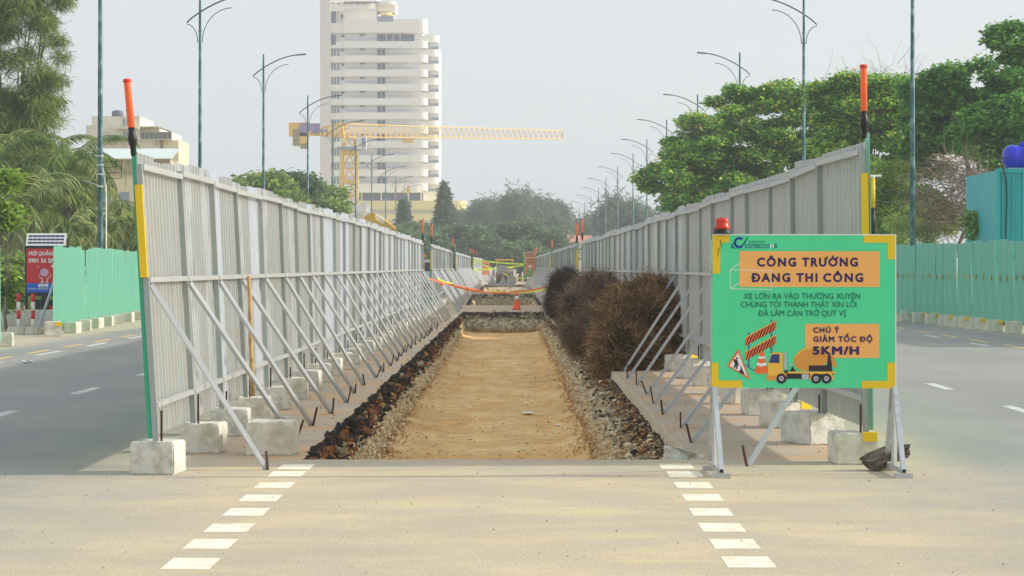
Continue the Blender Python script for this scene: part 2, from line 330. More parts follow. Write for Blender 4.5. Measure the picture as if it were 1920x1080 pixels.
M['st_grey'] = pbr('grey_stone', s2l((164, 154, 126)), .9, 0, .25, 12, .6, 30, spec=.2)
M['st_brown'] = pbr('brown_soil_clod', s2l((200, 156, 102)), .95, 0, .2, 12, .6, 30, spec=.1)
for i in range(3):
    for k in ('st_black', 'st_rust', 'st_pale', 'st_grey', 'st_brown'): STONE_ME.append((k, stone_mesh('stone', M[k], i + len(k), .55 + .15 * i)))
ico = np.array([v.co[:] for v in STONE_ME[0][1].vertices]); icof = np.array([p.vertices[:] for p in STONE_ME[0][1].polygons])

def floorL(y): return interp(y, [(24, -1.80), (34.5, -1.86), (103, -2.32), (121, -2.5), (171, -3.1), (262, -3.8)])
def floorR(y): return interp(y, [(24, .86), (34.9, .83), (60, .78), (103, .55), (121, .6), (171, .4), (262, .2)])
def wall_pt(y, s, side, depth):
    """s from 0 (lip) to 1 (floor edge)"""
    if side < 0: xa, xb = lipL(y), floorL(y)
    else: xa, xb = lipR(y), floorR(y)
    if side < 0: x = xa + (xb - xa) * (s ** 1.0); z = -depth * (s ** .92)
    else:
        # vertical slab edge, rubble ledge, then a steep lower face
        if s < .14: x = xa - side * .0 - .02 * s; z = -.13 * s / .14
        elif s < .62: t_ = (s - .14) / .48; x = xa + (xb - xa) * (.05 + .68 * t_); z = -.13 - (depth * .42) * t_
        else: t_ = (s - .62) / .38; x = xa + (xb - xa) * (.73 + .27 * t_); z = -.13 - depth * .42 - (depth * .58 - .13) * t_
    if .02 < s < .999:
        p = Vector((x, y, z)); a = .085 * min(1, s * 6) * (1 if side < 0 else (.3 if s < .16 else 1.1))
        x += a * 1.2 * noise.noise(p * 3.1) + a * .9 * noise.noise(p * 9.7 + Vector((4, 4, 4))) ; z += a * .8 * noise.noise(p * 7.3 + Vector((7, 1, 3)))
        if s < .9: z = min(z, -.004)
    return (x, y, z)
for ti, (a, b_, depth) in enumerate(TRENCH):
    yy = [a]
    while yy[-1] < b_: yy.append(yy[-1] + (.05 if yy[-1] < 34 else .09 if yy[-1] < 55 else .25 if yy[-1] < 110 else 1.0))
    yy[-1] = b_; ns = 26 if ti == 0 else 12
    for side in (-1, 1):
        V = np.array([wall_pt(y, j / ns, side, depth) for y in yy for j in range(ns + 1)]); n1 = ns + 1
        Fq = np.array([(i * n1 + j, (i + 1) * n1 + j, (i + 1) * n1 + j + 1, i * n1 + j + 1) for i in range(len(yy) - 1) for j in range(ns)])
        me = npmesh('trench_wall', V, Fq, M['wall']); o = link('trench_wall', me); o['kind'] = 'structure'
    # floor: gently uneven
    xs_n = 30; V = []
    yf = [y for i, y in enumerate(yy) if i % 2 == 0 or i == len(yy) - 1]
    for y in yf:
        for j in range(xs_n + 1):
            t_ = j / xs_n; x = (floorL(y) - .03) + (floorR(y) - floorL(y) + .06) * t_
            V.append((x, y, -depth + .030 * noise.noise(Vector((x * 1.5, y * .8, 3))) + .016 * noise.noise(Vector((x * 5, y * 3, 3))) + .10 * max(0, abs(t_ - .5) * 2 - .70 + .12 * noise.noise(Vector((y * .9, t_ * 2, 8)))) / .30))
    n1 = xs_n + 1; Fq = np.array([(i * n1 + j, i * n1 + j + 1, (i + 1) * n1 + j + 1, (i + 1) * n1 + j) for i in range(len(yf) - 1) for j in range(xs_n)])
    o = link('trench_floor', npmesh('trench_floor', np.array(V), Fq, M['floor'])); o['kind'] = 'structure'
    # end walls
    for yend, sgn in ((a, 1), (b_, -1)):
        V = []; nx, nz_ = 40, 10
        for j in range(nz_ + 1):
            for i in range(nx + 1):
                t_ = i / nx; s = j / nz_; x = lipL(yend) * (1 - t_) + lipR(yend) * t_
                y = yend + sgn * (s * (.04 if yend < 30 else 1.2)) + (0 if yend < 30 or s == 0 else .25 * noise.noise(Vector((x * 3, 0, s * 4 + yend))))
                V.append((x, y, -depth * s - (0 if j == 0 else .02)))
        Fq = np.array([(j * (nx + 1) + i, j * (nx + 1) + i + 1, (j + 1) * (nx + 1) + i + 1, (j + 1) * (nx + 1) + i) for j in range(nz_) for i in range(nx)])
        o = link('trench_end_wall', npmesh('trench_end_wall', np.array(V), Fq, M['wall'])); o['kind'] = 'structure'

b = MB(); yy = [24.2]
while yy[-1] < 102.8: yy.append(yy[-1] + (.1 if yy[-1] < 50 else .5))
for y0, y1 in zip(yy[:-1], yy[1:]):
    h0, h1 = [.115 + .03 * noise.noise(Vector((2, q_ * 1.7, 1))) for q_ in (y0, y1)]
    x0, x1 = lipR(y0) - .006, lipR(y1) - .006
    b.add([(x0, y0, 0), (x1, y1, 0), (x1 - .01, y1, -h1), (x0 - .01, y0, -h0), (x0 + .02, y0, -h0), (x1 + .02, y1, -h1)], [(0, 1, 2, 3), (3, 2, 5, 4)])
    b.add([(x0, y0, .001), (x1, y1, .001), (x1 + .02, y1, .001), (x0 + .02, y0, .001)], [(0, 3, 2, 1)])
o = b.obj('slab_edge', M['slab_edge']); o['kind'] = 'structure'
# stones: fine rubble as stuff, larger ones singly
def rubble(name, spec, n, key):
    Vs, Fs = [], []
    for i in range(n):
        p, r = spec()
        q = np.array(Matrix.Rotation(random.random() * 6.28, 3, Vector((random.random() - .5, random.random() - .5, random.random()))))
        sc = np.array([r * random.uniform(.7, 1.5), r * random.uniform(.7, 1.3), r * random.uniform(.5, 1)])
        Vs.append((ico * sc) @ q.T + np.array(p)); Fs.append(icof + 12 * 0 + len(ico) * i)
    me = npmesh(name, np.concatenate(Vs), np.concatenate(Fs), M[key])
    o = link(name, me); o['kind'] = 'stuff'; return o
def near_y(a=24.4, b=100, k=2.2): return a + (b - a) * random.random() ** k
def on_wall(side, s0, s1, r0, r1, lo=-9, hi=9):
    def f():
        y = near_y(); s = random.uniform(s0, s1)
        while not lo < noise.noise(Vector((y * .55, s * 1.2, side * 5))) < hi: y = near_y(); s = random.uniform(s0, s1)
        p = wall_pt(y, s, side, .78); r = random.uniform(r0, r1) * random.uniform(.6, 1)
        return (p[0] + (.3 * r) * (-side), p[1], p[2] + r * .2), r
    return f
tag(rubble('rubble', on_wall(-1, .0, .40, .03, .10, -.08), 2300, 'st_black'), 'broken black asphalt crumbs along the top of the trench bank beside the left fence', 'rubble')
tag(rubble('rubble', on_wall(-1, .08, .5, .03, .09, -9, .06), 2300, 'st_rust'), 'rusty brown clods in the trench bank beside the left fence', 'rubble')
tag(rubble('rubble', on_wall(-1, .34, .95, .03, .07), 5200, 'st_pale'), 'pale gravel packed in the lower trench bank on the left', 'gravel')
tag(rubble('rubble', on_wall(-1, .8, 1.0, .03, .08), 700, 'st_brown'), 'ochre soil crumbs at the foot of the trench bank on the left', 'soil')
tag(rubble('rubble', on_wall(1, .13, .6, .02, .055), 3400, 'st_grey'), 'grey stones strewn on the trench ledge beneath the slab edge', 'rubble')
tag(rubble('rubble', on_wall(1, .15, .55, .02, .07), 900, 'st_black'), 'black asphalt crumbs on the trench ledge beneath the slab edge', 'rubble')
tag(rubble('rubble', on_wall(1, .15, 1.0, .02, .055), 5200, 'st_brown'), 'ochre clods on the lower trench face below the brush', 'soil')
tag(rubble('rubble', on_wall(1, .2, .8, .015, .045), 2400, 'st_pale'), 'pale gravel in the trench face below the slab edge', 'gravel')
def on_floor():
    y = near_y(34, 102, 1.6); e = random.random()
    x = floorL(y) + (floorR(y) - floorL(y)) * (random.random() ** 3 * .5 if e < .45 else 1 - random.random() ** 3 * .5)
    return (x, y, -.77 + (.06 if e < .0 else 0)), random.uniform(.01, .04)
def talus():
    y = near_y(30, 100, 1.7); sd = random.random() < .5; q_ = abs(random.gauss(0, .12)); x = floorL(y) + q_ if sd else floorR(y) - q_
    return (x, y, -.74 + .07 * max(0, 1 - q_ / .2)), random.uniform(.01, .035)
tag(rubble('gravel', talus, 3000, 'st_brown'), 'crumbled ochre soil heaped along both feet of the trench banks', 'soil')
tag(rubble('gravel', talus, 1600, 'st_pale'), 'pale gravel spilt onto the edges of the trench floor', 'gravel')
tag(rubble('gravel', on_floor, 900, 'st_brown'), 'small clods scattered on the sandy trench floor', 'gravel')
def end_spec():
    y = random.uniform(101.7, 103.1); t_ = random.random(); d = (103.1 - y) / 1.4
    return (interp(103, TL) * (1 - t_) + interp(103, TR) * t_, y, -.75 * d + .03), random.uniform(.04, .16)
tag(rubble('rubble', end_spec, 260, 'st_grey'), 'grey rubble at the far end of the near trench', 'rubble')
def end_spec2():
    y = random.uniform(168, 171.2); t_ = random.random(); d = (171.2 - y) / 3
    return (interp(171, TL) * (1 - t_) + interp(171, TR) * t_, y, -.7 * d + .05), random.uniform(.08, .25)
tag(rubble('rubble', end_spec2, 200, 'st_grey'), 'grey rubble at the far end of the second trench', 'rubble')
def end_spec3():
    y = random.uniform(103.0, 103.4); t_ = random.random()
    return (interp(103, TL) * (1 - t_) + interp(103, TR) * t_, y, .02), random.uniform(.03, .08)
def fg():
    y = random.uniform(15, 24); x = random.uniform(-4.5, 4.5); return (x, y, .004), random.uniform(.006, .018)
tag(rubble('gravel', fg, 160, 'st_grey'), 'few loose pebbles on the dusty road in front of the works', 'gravel')
def fg2():
    y = random.uniform(24.3, 60); 
    x = random.choice([random.uniform(-3.0, -2.1), random.uniform(1.55, 2.9)]); return (x, y, .008), random.uniform(.01, .03)
tag(rubble('gravel', fg2, 260, 'st_brown'), 'loose crumbs on the paving beside the trench', 'gravel')
wallobjs = [o for o in COL.objects if o.name.startswith('trench_wall')][:2]
for side, wo_ in ((-1, wallobjs[0]), (1, wallobjs[1])):
    for i in range(110):
        y = 24.4 + 45 * random.random() ** 1.7; s = random.uniform(.05, .32) if side < 0 else random.uniform(.2, .55)
        p = wall_pt(y, s, side, .78); kinds = ['st_black', 'st_black', 'st_rust', 'st_rust', 'st_brown', 'st_grey'] if side < 0 else ['st_grey', 'st_grey', 'st_black', 'st_pale', 'st_rust']
        kk = random.choice(kinds); me = random.choice([m for k, m in STONE_ME if k == kk]); r = random.uniform(.08, .17) * (1.3 if random.random() < .12 else 1) * (1 if side < 0 else .72)
        Mx = Matrix.Translation((p[0] - side * .02, p[1], p[2] + .01)) @ Matrix.Rotation(random.uniform(0, 6.3), 4, 'Z') @ Matrix.Rotation(random.uniform(-.6, .6), 4, 'X') @ Matrix.Diagonal((r * random.uniform(.9, 1.6), r, r * random.uniform(.5, .9), 1))
        link('stone', me, wo_, mat=Mx)
# pale flat stones and damp patches lying on the trench floor
b = MB()
for (px, py, rx) in ((1048, 799, .08), (990, 776, .10), (985, 757, .05), (986, 623, .1)):
    d = (EYE + .77) * F / (py - VY); c = P(px, py, d); n_ = 14
    b.add([(c.x + rx * math.cos(k * 6.283 / n_) * random.uniform(.8, 1.2), c.y + rx * 2.4 * math.sin(k * 6.283 / n_), -.742) for k in range(n_)], [tuple(range(n_))])
tag(b.obj('plastic_scrap', M['white_mark']), 'pale flat scraps lying on the trench floor', 'litter')['kind'] = 'stuff'
# broken kerb lump at the near right corner of the trench
def lump(name, label, loc, size, rot, mat, cat, n=3):
    import bmesh
    bm = bmesh.new(); bmesh.ops.create_cube(bm, size=1); bmesh.ops.subdivide_edges(bm, edges=bm.edges, cuts=4, use_grid_fill=True)
    for v in bm.verts:
        v.co += Vector((noise.noise(v.co * 2.1 + Vector(loc)), noise.noise(v.co * 2.3 + Vector((3, 1, 2))), noise.noise(v.co * 1.9))) * .2 + Vector((noise.noise(v.co * 7), 0, noise.noise(v.co * 8))) * .06
        v.co = Vector((v.co.x * size[0], v.co.y * size[1], v.co.z * size[2]))
    me = bpy.data.meshes.new(name); bm.to_mesh(me); bm.free(); me.materials.append(mat)
    o = link(name, me, None, loc); o.rotation_euler = rot; tag(o, label, cat); return o
lump('concrete_lump', 'broken grey kerb lump at the near corner of the trench by the sign', (1.44, 24.6, -.02), (.26, .4, .16), (.0, .25, .3), M['concrete_grey'], 'rubble')
M['crust'] = pbr('asphalt_crusted_concrete', s2l((118, 104, 88)), .9, 0, .3, 10, .6, 40, c2=(.03, .022, .018), c2amt=.6, c2scale=6)
o = lump('kerb_fragment', 'dark broken kerb fragment leaning at the foot of the sign', ((1662 - VX) / F * 22.9, 22.9, .12), (.36, .18, .10), (.25, -.36, .2), M['crust'], 'rubble')

# ---------------------------------------------------------------- road markings
b_mark = []
def dash(x, y0, y1, wd, key, z=.0015, skew=0):
    b = MB(); b.add([(x - wd / 2, y0, z), (x + wd / 2, y0, z), (x + wd / 2 + skew, y1, z), (x - wd / 2 + skew, y1, z)], [(0, 1, 2, 3)])
    o = b.obj('road_marking', M[key], road); return o
for px, py in ((358, 1057), (395, 1020), (430, 990), (462, 960), (489, 934), (515, 910), (538, 889), (555, 875.5)):
    d = F * EYE / (py - VY); dash((px - VX) / F * d, d - .3, d + .3, .285, 'white_mark')
for px, py in ((1403, 1054), (1377, 1020), (1353, 989), (1333, 960), (1317, 933), (1300, 910), (1284, 889), (1268, 874.5)):
    d = F * EYE / (py - VY); dash((px - VX) / F * d, d - .3, d + .3, .285, 'white_mark')
for k in range(-1, 30):
    dash(-6.2, 31.4 - 1 + 6.2 * k, 31.4 + 1 + 6.2 * k, .15, 'white_mark2')
    dash(6.05, 32.5 - 1 + 6.5 * k, 32.5 + 1 + 6.5 * k, .15, 'white_mark2')
    if k >= 0:
        dash(-9.65, 54 - 1.3 + 6.1 * (k - 1), 54 + 1.3 + 6.1 * (k - 1), .15, 'white_mark2'); dash(-10.0, 55 - 1.3 + 4.1 * (k - 1), 55 + 1.0 + 4.1 * (k - 1), .13, 'yellow_mark')
        dash(10.2, 60 - 1.3 + 7 * (k - 1), 60 + 1.3 + 7 * (k - 1), .15, 'white_mark2'); dash(10.7, 58.3 - 1.2 + 4.5 * (k - 1), 58.3 + 1.2 + 4.5 * (k - 1), .14, 'yellow_mark')

# ---------------------------------------------------------------- fences
def corrugated(width, height, pitch=.2, depth=.034):
    """profile along X, upright Z, thin but closed at its edges"""
    pr = []; x = 0.0
    while x < width - 1e-6:
        for fx, fy in ((0, 0), (.32, 0), (.36, -1), (.48, -1), (.52, 0), (.74, 0), (.76, -.25), (.83, -.25), (.85, 0)):
            xx = x + fx * pitch
            if xx <= width: pr.append((xx, fy * depth))
        x += pitch
    pr.append((width, 0)); return pr
def sheet_mesh(width, height, mat, back=None, pitch=.2, depth=.034, ragged=0):
    pr = corrugated(width, height, pitch, depth); b = MB(); n = len(pr); t = .0015
    V = [(x, y, z) for z in (0, height) for x, y in pr] + [(x, y + t, z) for z in (0, height) for x, y in pr]
    Fs = [(i, i + 1, n + i + 1, n + i) for i in range(n - 1)] 
    Fb = [(2 * n + i + 1, 2 * n + i, 3 * n + i, 3 * n + i + 1) for i in range(n - 1)]
    b.add(V, Fs, 0); 
    o = 0; b.f += Fb; b.mi += [1] * len(Fb)
    b.f += [(n + i, n + i + 1, 3 * n + i + 1, 3 * n + i) for i in range(n - 1)]; b.mi += [0] * (n - 1)
    b.f += [(0, n, 3 * n, 2 * n), (n - 1, 3 * n - 1, 4 * n - 1, 2 * n - 1)]; b.mi += [1, 1]
    return b.mesh('sheet_panel', [mat, back or mat])
SHEETS = {}
def get_sheet(w_, h_, key, back, pitch):
    k = (round(w_, 3), round(h_, 3), key, back, pitch)
    if k not in SHEETS: SHEETS[k] = sheet_mesh(w_, h_, M[key], M[back], pitch)
    return SHEETS[k]
M['galv_post'] = pbr('galvanised_post', s2l((164, 172, 168)), .5, .2, .10, 6)
UNIT_P = MB().box((0, 0, .5), (1, 1, 1)).mesh('square_post', M['galv_post'])
UNIT = MB().box((0, 0, .5), (1, 1, 1)).mesh('square_tube', M['galv'])
UNIT_D = MB().box((0, 0, .5), (1, 1, 1)).mesh('rail', M['galv_dark'])
UNIT_R = MB().box((0, 0, .5), (1, 1, 1)).mesh('steel_stake', M['rust'])
UNIT_Y = MB().box((0, 0, .5), (1, 1, 1)).mesh('reflective_tape', M['yellow'])
UNIT_G = MB().box((0, 0, .5), (1, 1, 1)).mesh('edge_strip', M['green_back'])
UNIT_G_SUNLIT = MB().box((0, 0, .5), (1, 1, 1)).mesh('edge_strip', M['mint'])  # green strip in a paler colour, with the sunlight on it painted in
def seg_mat(a, b, wx, wy):
    a, b = Vector(a), Vector(b); d = b - a
    return Matrix.Translation(a) @ d.to_track_quat('Z', 'Y').to_matrix().to_4x4() @ Matrix.Diagonal((wx, wy, d.length, 1))
def grey_fence(label, xs, zs, spacing, htop, side, feet_off, detail, lean0=0, lean_len=20, tape=True, gapZ=.31, braces=True):
    """side -1: left of the trench, +1: right. Inner face looks at the trench."""
    z0, z1 = zs; n = max(2, round((z1 - z0) / spacing)); base = Vector((xs(z0), z0, 0))
    root = thing('construction_fence', label, 'fence', base)
    inn = -side
    rnd = random.Random(int(z0 * 10) + side)
    ps, tops = [], []
    for i in range(n + 1):
        y = z0 + (z1 - z0) * i / n + (rnd.uniform(-.12, .12) if 0 < i < n else 0)
        ln = lean0 * max(0, 1 - (y - z0) / lean_len) + rnd.uniform(-.02, .02)
        jit = rnd.uniform(-.025, .025)
        ps.append(Vector((xs(y) + jit, y, .28))); h = htop(y) + rnd.uniform(-.02, .02)
        tops.append(Vector((xs(y) + jit + side * ln, y, h)))
    def at(i, z):
        t_ = (z - .28) / (tops[i].z - .28); return ps[i].lerp(tops[i], t_)
    for i in range(n + 1):
        pm = seg_mat(at(i, .27) - base, tops[i] + Vector((0, 0, -.09)) - base, .05, .05)
        link('post', UNIT_P, root, mat=pm)
        if i < n:
            for z, wd in ((tops[i].z - .11, .05), (1.64, .045), (.58, .045)):
                a = at(i, z) + Vector((inn * .01, .026, 0)); c = at(i + 1, min(z, tops[i + 1].z - .09)) + Vector((inn * .01, -.026, 0))
                link('rail', UNIT_D, root, mat=seg_mat(a - base, c - base, .045, wd))
            # sheets hang outside the posts
            span = ps[i + 1] - ps[i]; L_ = Vector((span.x, span.y, 0)).length; ns = 3 if detail > 1 else 2
            wds = [L_ / ns] * ns
            if detail > 1:
                c1 = rnd.uniform(.2, .45); wds = [L_ * c1, L_ * .33, L_ * (.67 - c1)]
            acc = 0
            for k, wd in enumerate(wds):
                t0 = acc / L_; acc += wd
                prob = rnd.random(); far = min(1, max(0, (ps[i].y - 30) / 18))
                if side < 0: key = ('sheet_old' if prob > .55 * far + .1 * (i > 1) else 'sheet_new')
                else: key = 'sheet_old' if prob > .3 * far else 'sheet_mid'
                if side < 0 and key == 'sheet_old' and rnd.random() < .3: key = 'sheet_mid'
                w8 = round(wd / .1) * .1 + .04 if detail > 1 else round(L_ / ns, 1) + .06
                me = get_sheet(w8, round(tops[i].z - gapZ + rnd.choice((0, .02, -.02)), 2), key, 'green_back', .22 if detail > 1 else .3)
                lo = at(i, gapZ).lerp(at(i + 1, gapZ), t0); hi = at(i, 2.4).lerp(at(i + 1, 2.4), t0)
                up = (hi - lo).normalized(); ax = span.normalized() 
                if side > 0: ax = -ax; lo = at(i, gapZ).lerp(at(i + 1, gapZ), acc / L_)
                yv = up.cross(ax).normalized()           # points outward or inward
                xv = ax; up2 = xv.cross(yv).normalized()
                off = Vector((side * (.052 + .003 * k), 0, 0))
                R3 = Matrix((xv, yv, up2)).transposed().to_4x4()
                if yv.x * side < 0:                       # keep the plain face inwards
                    pass
                lo = lo + off
                link('sheet_panel', me, root, mat=Matrix.Translation(lo - base) @ R3)
        if braces and i < n + 1:
            fy = feet_off(i, ps[i].y); fx, fyy = fy
            a = at(i, 1.60) + Vector((inn * .03, .03, 0)); f = Vector((fx + rnd.uniform(-.04, .04), fyy + rnd.uniform(-.1, .1), .005))
            link('brace', UNIT, root, mat=seg_mat(f - base, a - base, .04, .04))
            if ps[i].y < 75:
                tilt = Vector((rnd.uniform(-.09, .03) * -inn, rnd.uniform(-.05, .05), .19)); s_ = f + Vector((inn * .015, -.03, -.005))
                link('steel_stake', UNIT_R, root, mat=seg_mat(s_ - base, s_ + tilt * rnd.uniform(.7, 1.2) - base, .018, .018))
                q = ps[i] + Vector((inn * .05, -.03, -.02)); link('steel_stake', UNIT_R, root, mat=seg_mat(q - base, q + Vector((0, 0, rnd.uniform(.15, .3))) - base, .018, .018))
    if tape:
        t0 = at(0, 1.66); t1 = at(0, htop(z0) - .28)
        for (s_, a, c) in (('reflective_tape', t0, t1),):
            link(s_, UNIT_Y, root, mat=seg_mat(a + Vector((side * .012, -.035, 0)) - base, c + Vector((side * .012, -.035, 0)) - base, .088, .06))
        link('edge_strip', UNIT_G if side < 0 else UNIT_G_SUNLIT, root, mat=seg_mat(at(0, .3) + Vector((side * .047, 0, 0)) - base, tops[0] + Vector((side * .047, 0, .06)) - base, .03, .04))  # right strip has sunlight put into its colour
    return root, ps, tops

def xL(z): return interp(z, [(22.5, -3.07 - .03), (91, -3.49)])
def xR(z): return interp(z, [(23.65, 3.0), (93.5, 2.02)])
def footL(i, y):
    if i == 0: return (-2.26, 23.0)
    return (-2.30 - .0045 * (y - 24), y + 1.65)
def footR(i, y):
    if i == 0: return (1.93, 23.5)
    return (interp(y, [(26, 1.68), (45, 1.62), (93, .95)]), y + .1)
fl1, pl1, tl1 = grey_fence('long grey corrugated fence with slanting braces on the left bank of the near trench', xL, (22.5, 91), 2.55, lambda y: interp(y, [(22.5, 2.72), (91, 2.64)]), -1, footL, 2, .16, 25)
fr1, pr1, tr1 = grey_fence('long grey corrugated fence behind the green sign on the right bank of the near trench', xR, (23.65, 93.5), 2.6, lambda y: interp(y, [(23.65, 2.86), (45, 2.76), (93.5, 2.67)]), 1, footR, 2, -.04, 25)
def lin(a, b): return lambda z: a[1] + (b[1] - a[1]) * (z - a[0]) / (b[0] - a[0])
H26 = lambda y: 2.64
fl2, pl2, tl2 = grey_fence('second grey fence stretch beyond the gap on the left, yellow tape on its end', lin((101, -3.56), (153, -4.16)), (101, 153), 2.6, H26, -1, lambda i, y: (interp(y, FL) + .98, y + 1), 1, 0)
fr2, pr2, tr2 = grey_fence('second grey fence stretch on the right beyond the dry brush, yellow tape on its end', lin((99, 1.92), (157, 1.57)), (99, 157), 2.6, H26, 1, lambda i, y: (lin((99, 1.92), (157, 1.57))(y) - .95, y + .1), 1, 0)
fl3, pl3, tl3 = grey_fence('third grey fence stretch on the left near the far barrier', lin((165, -4.26), (234, -4.8)), (165, 234), 3, H26, -1, lambda i, y: (lin((165, -4.26), (234, -4.8))(y) + .98, y + 1), 1, 0)
fr3, pr3, tr3 = grey_fence('third grey fence stretch on the right beside the orange notice', lin((163, 1.5), (240, .82)), (163, 240), 3, H26, 1, lambda i, y: (lin((163, 1.5), (240, .82))(y) - .98, y + .1), 1, 0)
fl4, pl4, tl4 = grey_fence('farthest grey fence stretch on the left behind the lime tapes', lin((245, -4.8), (330, -4.95)), (245, 330), 4, H26, -1, lambda i, y: (-3.85, y + 1), 1, 0)

# warning batons
def make_baton():
    r = thing('warning_baton', 'x', 'baton', group='orange warning batons on the fence posts')
    MB().lathe([(.022, -.12), (.026, -.10), (.026, -.03), (.034, -.02), (.038, .03), (.034, .06), (.028, .075), (.028, .12)], 14).obj('handle', M['black'], r, True)
    MB().lathe([(.024, .12), (.030, .125), (.030, .5), (.027, .512)], 16).obj('light_tube', M['orange'], r, True)
    MB().lathe([(.034, .505), (.036, .51), (.036, .528), (.03, .534)], 16).obj('cap', M['red_cap'], r, True)
    return r
bt = make_baton(); used = False
def baton(px_top, p, label, tilt=0, s=1):
    global used
    o = bt if not used else copy_tree(bt); used = True
    o.location = p; o.rotation_euler = (0, tilt, 0); o.scale = (s, s, s); o['label'] = label
baton(0, tl1[0] + Vector((-.055, 0, .10)), 'orange warning baton leaning on the nearest post of the left grey fence', -.09)
baton(0, tr1[0] + Vector((.02, 0, .13)), 'upright orange warning baton on the nearest post of the grey fence behind the sign', -.01)
batlist = [(tl1[-1], 'orange baton at the far end of the long left grey fence'), (tl2[0], 'orange baton above the yellow taped start of the second left fence'), (tl2[-1], 'orange baton at the far end of the second left fence'),
           (tl3[-1], 'small orange baton at the far end of the third left fence'), (tl4[0], 'small orange baton at the start of the farthest left fence'), (tl4[5], 'tiny orange baton part way along the farthest left fence'),
           (tr1[-1], 'orange baton at the far end of the long right grey fence'), (tr2[0], 'orange baton above the yellow taped start of the second right fence'), (tr2[-1], 'orange baton at the far end of the second right fence'),
           (tr3[-1], 'small orange baton on the fence end behind the orange notice'), (tr3[-6], 'small orange baton by the orange notice')]
for p, l in batlist: baton(0, p + Vector((0, 0, .12)), l, 0, 1.15)

# concrete blocks
def block_mesh(seed, sx, sy, sz, mats, tape=False):
    import bmesh
    bm = bmesh.new(); bmesh.ops.create_cube(bm, size=1)
    for v in bm.verts: v.co = Vector((v.co.x * sx, v.co.y * sy, (v.co.z + .5) * sz))
    bmesh.ops.bevel(bm, geom=bm.edges, offset=.012, segments=2, affect='EDGES')
    bmesh.ops.subdivide_edges(bm, edges=[e for e in bm.edges if e.calc_length() > .1], cuts=4, use_grid_fill=True)
    for v in bm.verts:
        p = v.co * 9 + Vector((seed * 7.7, 0, 0)); k = .008
        v.co += Vector((noise.noise(p), noise.noise(p + Vector((9, 0, 0))), noise.noise(p + Vector((0, 9, 0))) * (0 if v.co.z < .01 else 1))) * k
        edge = (abs(abs(v.co.x) - sx / 2) < .03) + (abs(abs(v.co.y) - sy / 2) < .03) + (abs(v.co.z - sz) < .03)
        if edge >= 2: v.co *= 1 - .035 * max(0, noise.noise(v.co * 14 + Vector((seed, seed, 0))))
    me = bpy.data.meshes.new('concrete_block'); bm.to_mesh(me); bm.free(); me.materials.append(mats); return me
BL = [block_mesh(i, .38, .46, .28, M['concrete'] if i % 2 else M['concrete_grey']) for i in range(6)]
def add_block(x, y, rz, label, group, me=None, scale=1, tape=False, mesh_i=0):
    if tape:
        r = thing('concrete_block', label, 'concrete block', (x, y, 0), rz, group)
        link('concrete_body', me or BL[mesh_i % 6], r)
        MB().box((.11, -.232, .245), (.13, .012, .075)).box((.11, -.18, .283), (.13, .1, .01)).obj('yellow_tape', M['yellow'], r)
        r.scale = (scale,) * 3; return r
    o = link('concrete_block', me or BL[mesh_i % 6], None, (x, y, 0)); o.rotation_euler = (0, 0, rz); o.scale = (scale,) * 3
    return tag(o, label, 'concrete block', group)
for i, p in enumerate(pl1):
    lab = f'pale concrete block under the {ORD[i]} post of the long left grey fence'
    if i == 0: lab = 'grey concrete block nearest the camera under the end post of the left grey fence'
    add_block(p.x + (.0 if i == 0 else .08), p.y + .12, random.uniform(-.12, .12) if i else -.1, lab, 'concrete blocks under the left grey fence', mesh_i=i * 2 if i == 0 else i)
add_block(-2.36, 24.9, -.06, 'lone pale concrete block beside the trench corner behind the first brace', None, scale=1.12, mesh_i=1)
for i, p in enumerate(pr1):
    tp = i in (0, 2, 5, 8)
    add_block(p.x - .10, p.y + .12, [.06, .5, .55, .1, .35, -.2][i % 6], f'{"yellow taped" if tp else "pale"} concrete block under the {ORD[i]} post of the grey fence behind the sign', 'concrete blocks under the right grey fence', mesh_i=i + 1, scale=[1.0, 1.12, 1.0, 1.1][i % 4], tape=tp)
for nm, ps in (('second left', pl2), ('second right', pr2), ('third left', pl3), ('third right', pr3)):
    for i, p in enumerate(ps[:12]):
        add_block(p.x, p.y, random.uniform(-.3, .3), f'small concrete block under the {ORD[i]} post of the {nm} grey fence', f'concrete blocks under the {nm} grey fence', mesh_i=i)

# bamboo pole
MB().tube([P(466, 517, 29.6), P(467, 560, 29.6) + Vector((.01, 0, 0)), P(470, 640, 29.5), P(474, 742, 29.3)], [.021, .022, .024, .026], 8).obj('bamboo_pole', M['bamboo'], None, True)
tag(bpy.data.objects['bamboo_pole'], 'light brown bamboo pole leaning inside the left grey fence', 'pole')

